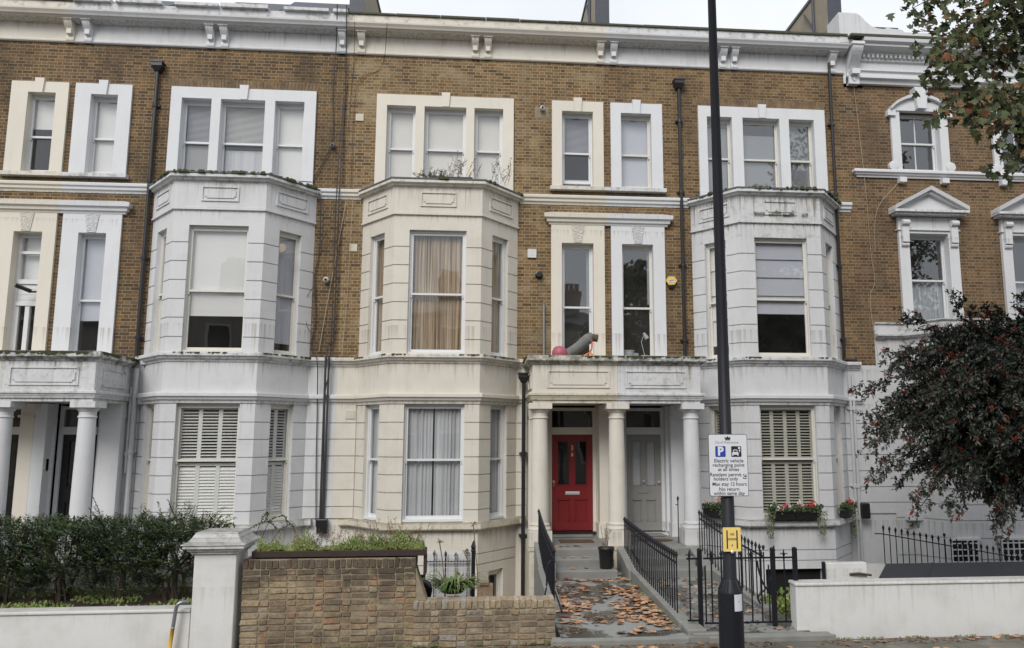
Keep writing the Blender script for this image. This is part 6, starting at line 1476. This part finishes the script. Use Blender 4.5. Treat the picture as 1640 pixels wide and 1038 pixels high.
# ---------------- fallen leaves
random.seed(5)
protos = []
for k in range(5):
    lv = Leaves(); n0 = 3; outline = [(0, .0), (.10, .34), (.34, .62), (.36, .30), (.72, .46), (.66, .20), (1, 0), (.66, -.20), (.72, -.46), (.36, -.30), (.34, -.62), (.10, -.34)]
    L = 1.0; c_ = U_(.15, .45); vs = [(.42 * L, 0, .0)] + [(u, v * .95, c_ * (abs(v) ** 1.5) * .8 + .10 * sin(u * 3 + k) + U_(0, .07)) for u, v in outline]
    me = bpy.data.meshes.new('fallen_leaf'); me.from_pydata([(x - .45, y, z + .02) for x, y, z in vs], [], [(0, i, i % 12 + 1) for i in range(1, 13)]); me.materials.append(M['fallen_leaf']); protos.append(me)
def fallen(x, y, z, s_, label, group):
    o = bpy.data.objects.new('fallen_leaf', random.choice(protos)); COL.objects.link(o); o.location = (x, y, z); o.rotation_euler = (U_(-.14, .14), U_(-.14, .14), U_(0, 6.28)); o.scale = (s_, s_ * U_(.6, 1), s_ * U_(.2, .6)); tag(o, label, 'leaf', group)
LP = 'dry orange brown leaf in the litter on the path to the red door'
cnt = 0
while cnt < 298:
    x, y = U_(1.10, 2.66), U_(-6.85, -2.85); u = (x - 1.1) / 1.56; f_ = (y + 6.85) / 4.0
    dens = .15 + .85 * max(0, N3(x * 1.6, y * .9, 11) * 2.2 + .25) + (.9 if u > .66 and .12 < f_ < .8 else 0) + (.5 if u < .25 and .15 < f_ < .7 else 0) + (.8 if f_ > .93 else 0)
    if .35 < u < .6 and f_ > .45 and f_ < .9: dens *= .25
    if f_ < .12 and u < .6: dens *= .3
    if R() * 1.6 < dens: fallen(x, y, .088 + U_(0, .02), U_(.08, .2), LP, 'fallen leaves on the path to the red door'); cnt += 1
for i in range(16): fallen(U_(1.4, 2.2), random.choice([-2.55, -2.15, -1.6]), 0, .13, 'dry orange brown leaf lying on the steps of the red door', 'fallen leaves on the steps'); o = COL.objects[-1]; o.location.z = {-2.55: .232, -2.15: .372, -1.6: .507}[round(o.location.y, 2)]
for i in range(38): fallen(U_(3.0, 4.2), U_(-6.8, -3.0), .086, U_(.09, .15), 'dry orange brown leaf on the path behind the gate', 'fallen leaves on the path to the grey door')
for i in range(26): fallen(U_(.9, 7.5), U_(-7.6, -7.05), .006, U_(.09, .15), 'dry orange brown leaf on the pavement beside the walls', 'fallen leaves on the pavement')
for i in range(7): fallen(U_(-2.9, -.9), -6.7, 1.21, .13, 'dry orange brown leaf caught in the weeds of the trough', 'fallen leaves in the trough')

lv = Leaves()
for i in range(3200):
    k = R()
    if k < .55: x, y, z = U_(1.1, 2.68), U_(-6.85, -2.85), .089
    elif k < .75: x, y, z = U_(3.0, 4.2), U_(-6.8, -2.9), .084
    else: x, y, z = U_(-3, 8), U_(-7.25, -6.99), .004
    e_ = min(abs(x - 1.1), abs(x - 2.68)) if k < .55 else .1
    if N3(x * 2.2, y * 1.6, 9) + (.35 if e_ < .25 else 0) < .05: continue
    lv.leaf(Vector((x, y, z + .004 * R())), Vector((U_(-1, 1), U_(-1, 1), U_(-.02, .08))), Vector((0, 0, 1)) + rv() * .15, U_(.02, .07), U_(.015, .05), 'oval', .1)
lm = [(0, (.07, .035, .02)), (.4, (.16, .08, .04)), (.75, (.28, .16, .085)), (1, (.38, .25, .14))]; leafmat('litter_leaf', lm, .5)
stuff(lv.build('leaf_litter', 'litter_leaf'), 'broken wet leaf litter pressed on the paths and along the walls')
# ---------------- things on the porch roof and in the window
t = thing('rolled_duct', 'slanting roll of grey fabric tied with a red and orange strap on the porch roof', 'roll', (2.05, -.9, 4.315))
mb = MB(); a = Vector((1.72, -.95, 4.36)); b = Vector((2.32, -1.0, 4.80)); mb.tube([tuple(a.lerp(b, i / 6) + Vector((0, 0, .012 * sin(i * 1.7)))) for i in range(7)], [.085, .10, .105, .11, .115, .12, .095], 14); mb.build('roll', 'grey_fabric', t, smooth=True)
mb = MB(); mb.tube([(2.25, -1.02, 4.77), (2.42, -1.02, 4.74)], .08, 12); mb.build('end_cap', 'coping_dark', t)
mb = MB(); mb.tube(smooth([(2.27, -1.12, 4.72), (2.28, -1.13, 4.58), (2.25, -1.1, 4.45), (2.12, -1.1, 4.34)], 4), .014, 6); mb.build('strap', 'red_strap', t)
mb = MB(); mb.tube(smooth([(2.28, -1.13, 4.52), (2.24, -1.1, 4.44), (2.32, -1.1, 4.36), (2.33, -1.1, 4.32)], 4), .018, 6); mb.tube([(2.05, -1.1, 4.33), (2.22, -1.1, 4.42), (2.35, -1.1, 4.33)], .015, 6); mb.build('strap', 'orange_strap', t)
t = thing('red_basket', 'round pinkish red plastic basket on the porch roof', 'basket', (1.60, -1.0, 4.315))
mb = MB(); mb.lathe([(.0, 0), (.13, .0), (.158, .04), (.165, .10), (.155, .16), (.12, .22), (.07, .25), (0, .26)], 1.60, -1.0, 24); mb.v = [(x, y, z + 4.315) for x, y, z in mb.v]; mb.build('shell', 'pink_red', t, smooth=True)
mb = MB(); mb.lathe([(.175, .0), (.185, .02), (.175, .035)], 1.60, -1.0, 24); mb.v = [(x, y, z + 4.316) for x, y, z in mb.v]; mb.build('rim', 'red_strap', t)
t = thing('desk_lamp', 'white desk lamp standing inside the dark first floor window', 'lamp', (3.74, .42, 4.36))
mb = MB(); mb.lathe([(.10, 0), (.11, .02), (.11, .16), (.10, .17)], 3.74, .42, 18); mb.v = [(x, y, z + 4.36) for x, y, z in mb.v]; mb.build('base', 'pot_white', t)
mb = MB(); mb.tube([(3.74, .42, 4.5), (3.66, .42, 4.85), (3.74, .42, 5.05)], .010, 6); mb.build('arm', 'pot_white', t); mb = MB(); mb.tube([(3.72, .42, 5.06), (3.80, .40, 4.92)], .03, 10, r1=.06); mb.build('shade', 'pot_white', t)
t = thing('white_tub', 'white tub with pale cloths inside the dark first floor window', 'tub', (3.32, .42, 4.36))
mb = MB(); mb.lathe([(.13, 0), (.15, .25), (.165, .26), (.165, .28), (.14, .28)], 3.33, .42, 18); mb.v = [(x, y, z + 4.36) for x, y, z in mb.v]; mb.build('tub', 'pot_white', t)
mb = MB(); mb.box(3.45, 3.58, .35, .45, 4.36, 4.58); mb.build('cloth', 'blind_cool', t, bevel=.02)

# ---------------- the other side of the street, seen only as reflections in the glass
for i, (x0, x1, h_, lab) in enumerate(((-34, -22, 10.5, 'brick terrace across the street, far left, behind the viewer'), (-21.5, -9, 11.6, 'brick terrace across the street, left, behind the viewer'), (-8.5, 4, 11.0, 'brick terrace directly across the street, behind the viewer'), (4.5, 17, 10.6, 'brick terrace across the street, right, behind the viewer'), (17.5, 34, 11.2, 'brick terrace across the street, far right, behind the viewer'))):
    t = thing('street_house', lab, 'house', ((x0 + x1) / 2, -29, 0), 'houses across the street')
    mb = MB(); mb.box(x0, x1, -37, -29, -.3, h_ - 1.6); mb.build('wall', 'building_far', t)
    mb = MB(); mb.plate([(x0, h_ - 1.6), (x1, h_ - 1.6), (x1, h_ - 1.3), (x0, h_ - 1.3)], -37, -28.9); mb.hexa([(x0, -28.9, h_ - 1.3), (x1, -28.9, h_ - 1.3), (x1, -37, h_ - 1.3), (x0, -37, h_ - 1.3), (x0, -32.5, h_), (x1, -32.5, h_), (x1, -33.5, h_), (x0, -33.5, h_)]); mb.build('roof', 'slate', t)
    mb = MB()
    for x in (x0 + 1.0, (x0 + x1) / 2, x1 - 1.0):
        mb.box(x - .7, x + .7, -34, -32.2, h_ - 1.2, h_ + 1.4)
        for q in range(5): mb.lathe([(.13, h_ + 1.4), (.11, h_ + 1.95), (.14, h_ + 2.0)], x - .52 + q * .26, -33.1, 8)
    mb.build('chimney', 'building_far', t)
    x = x0 + 1.2
    while x < x1 - 1.5:
        for z in (1.0, 4.3, 7.0):
            if z + 1.9 < h_ - 1.6:
                m2 = MB(); m2.wall(x, x + 1.3, z, z + 1.9, [(x + .12, x + 1.18, z + .12, z + 1.78)], -29.0, -28.9); w_ = m2.build('window', 'far_white', t); m2 = MB(); m2.box(x + .12, x + 1.18, -29.0, -28.97, z + .12, z + 1.78); m2.build('pane', 'void_black', w_)
        x += 2.4
random.seed(44)
for cx, cy, lab in ((9, -24.5, 'leafy street tree across the road, right, behind the viewer'), (17, -24.5, 'leafy street tree across the road, far right, behind the viewer')):
    t = thing('street_tree', lab, 'tree', (cx, cy, 0), 'street trees across the road'); mb = MB(); mb.tube([(cx, cy, 0), (cx, cy, 5), (cx + .2, cy, 9)], .25, 8, r1=.1); mb.build('trunk', 'bark', t); lv = Leaves(); cl = [Vector((cx, cy, 8.3)) + rv() * 3.6 for _ in range(46)]
    for i in range(7000): lv.leaf(random.choice(cl) + rv() * .9, rv(), Vector((0, 1, .3)) + rv(), U_(.18, .3), U_(.15, .25), 'oval')
    lv.build('crown', 'plane_leaf', t)
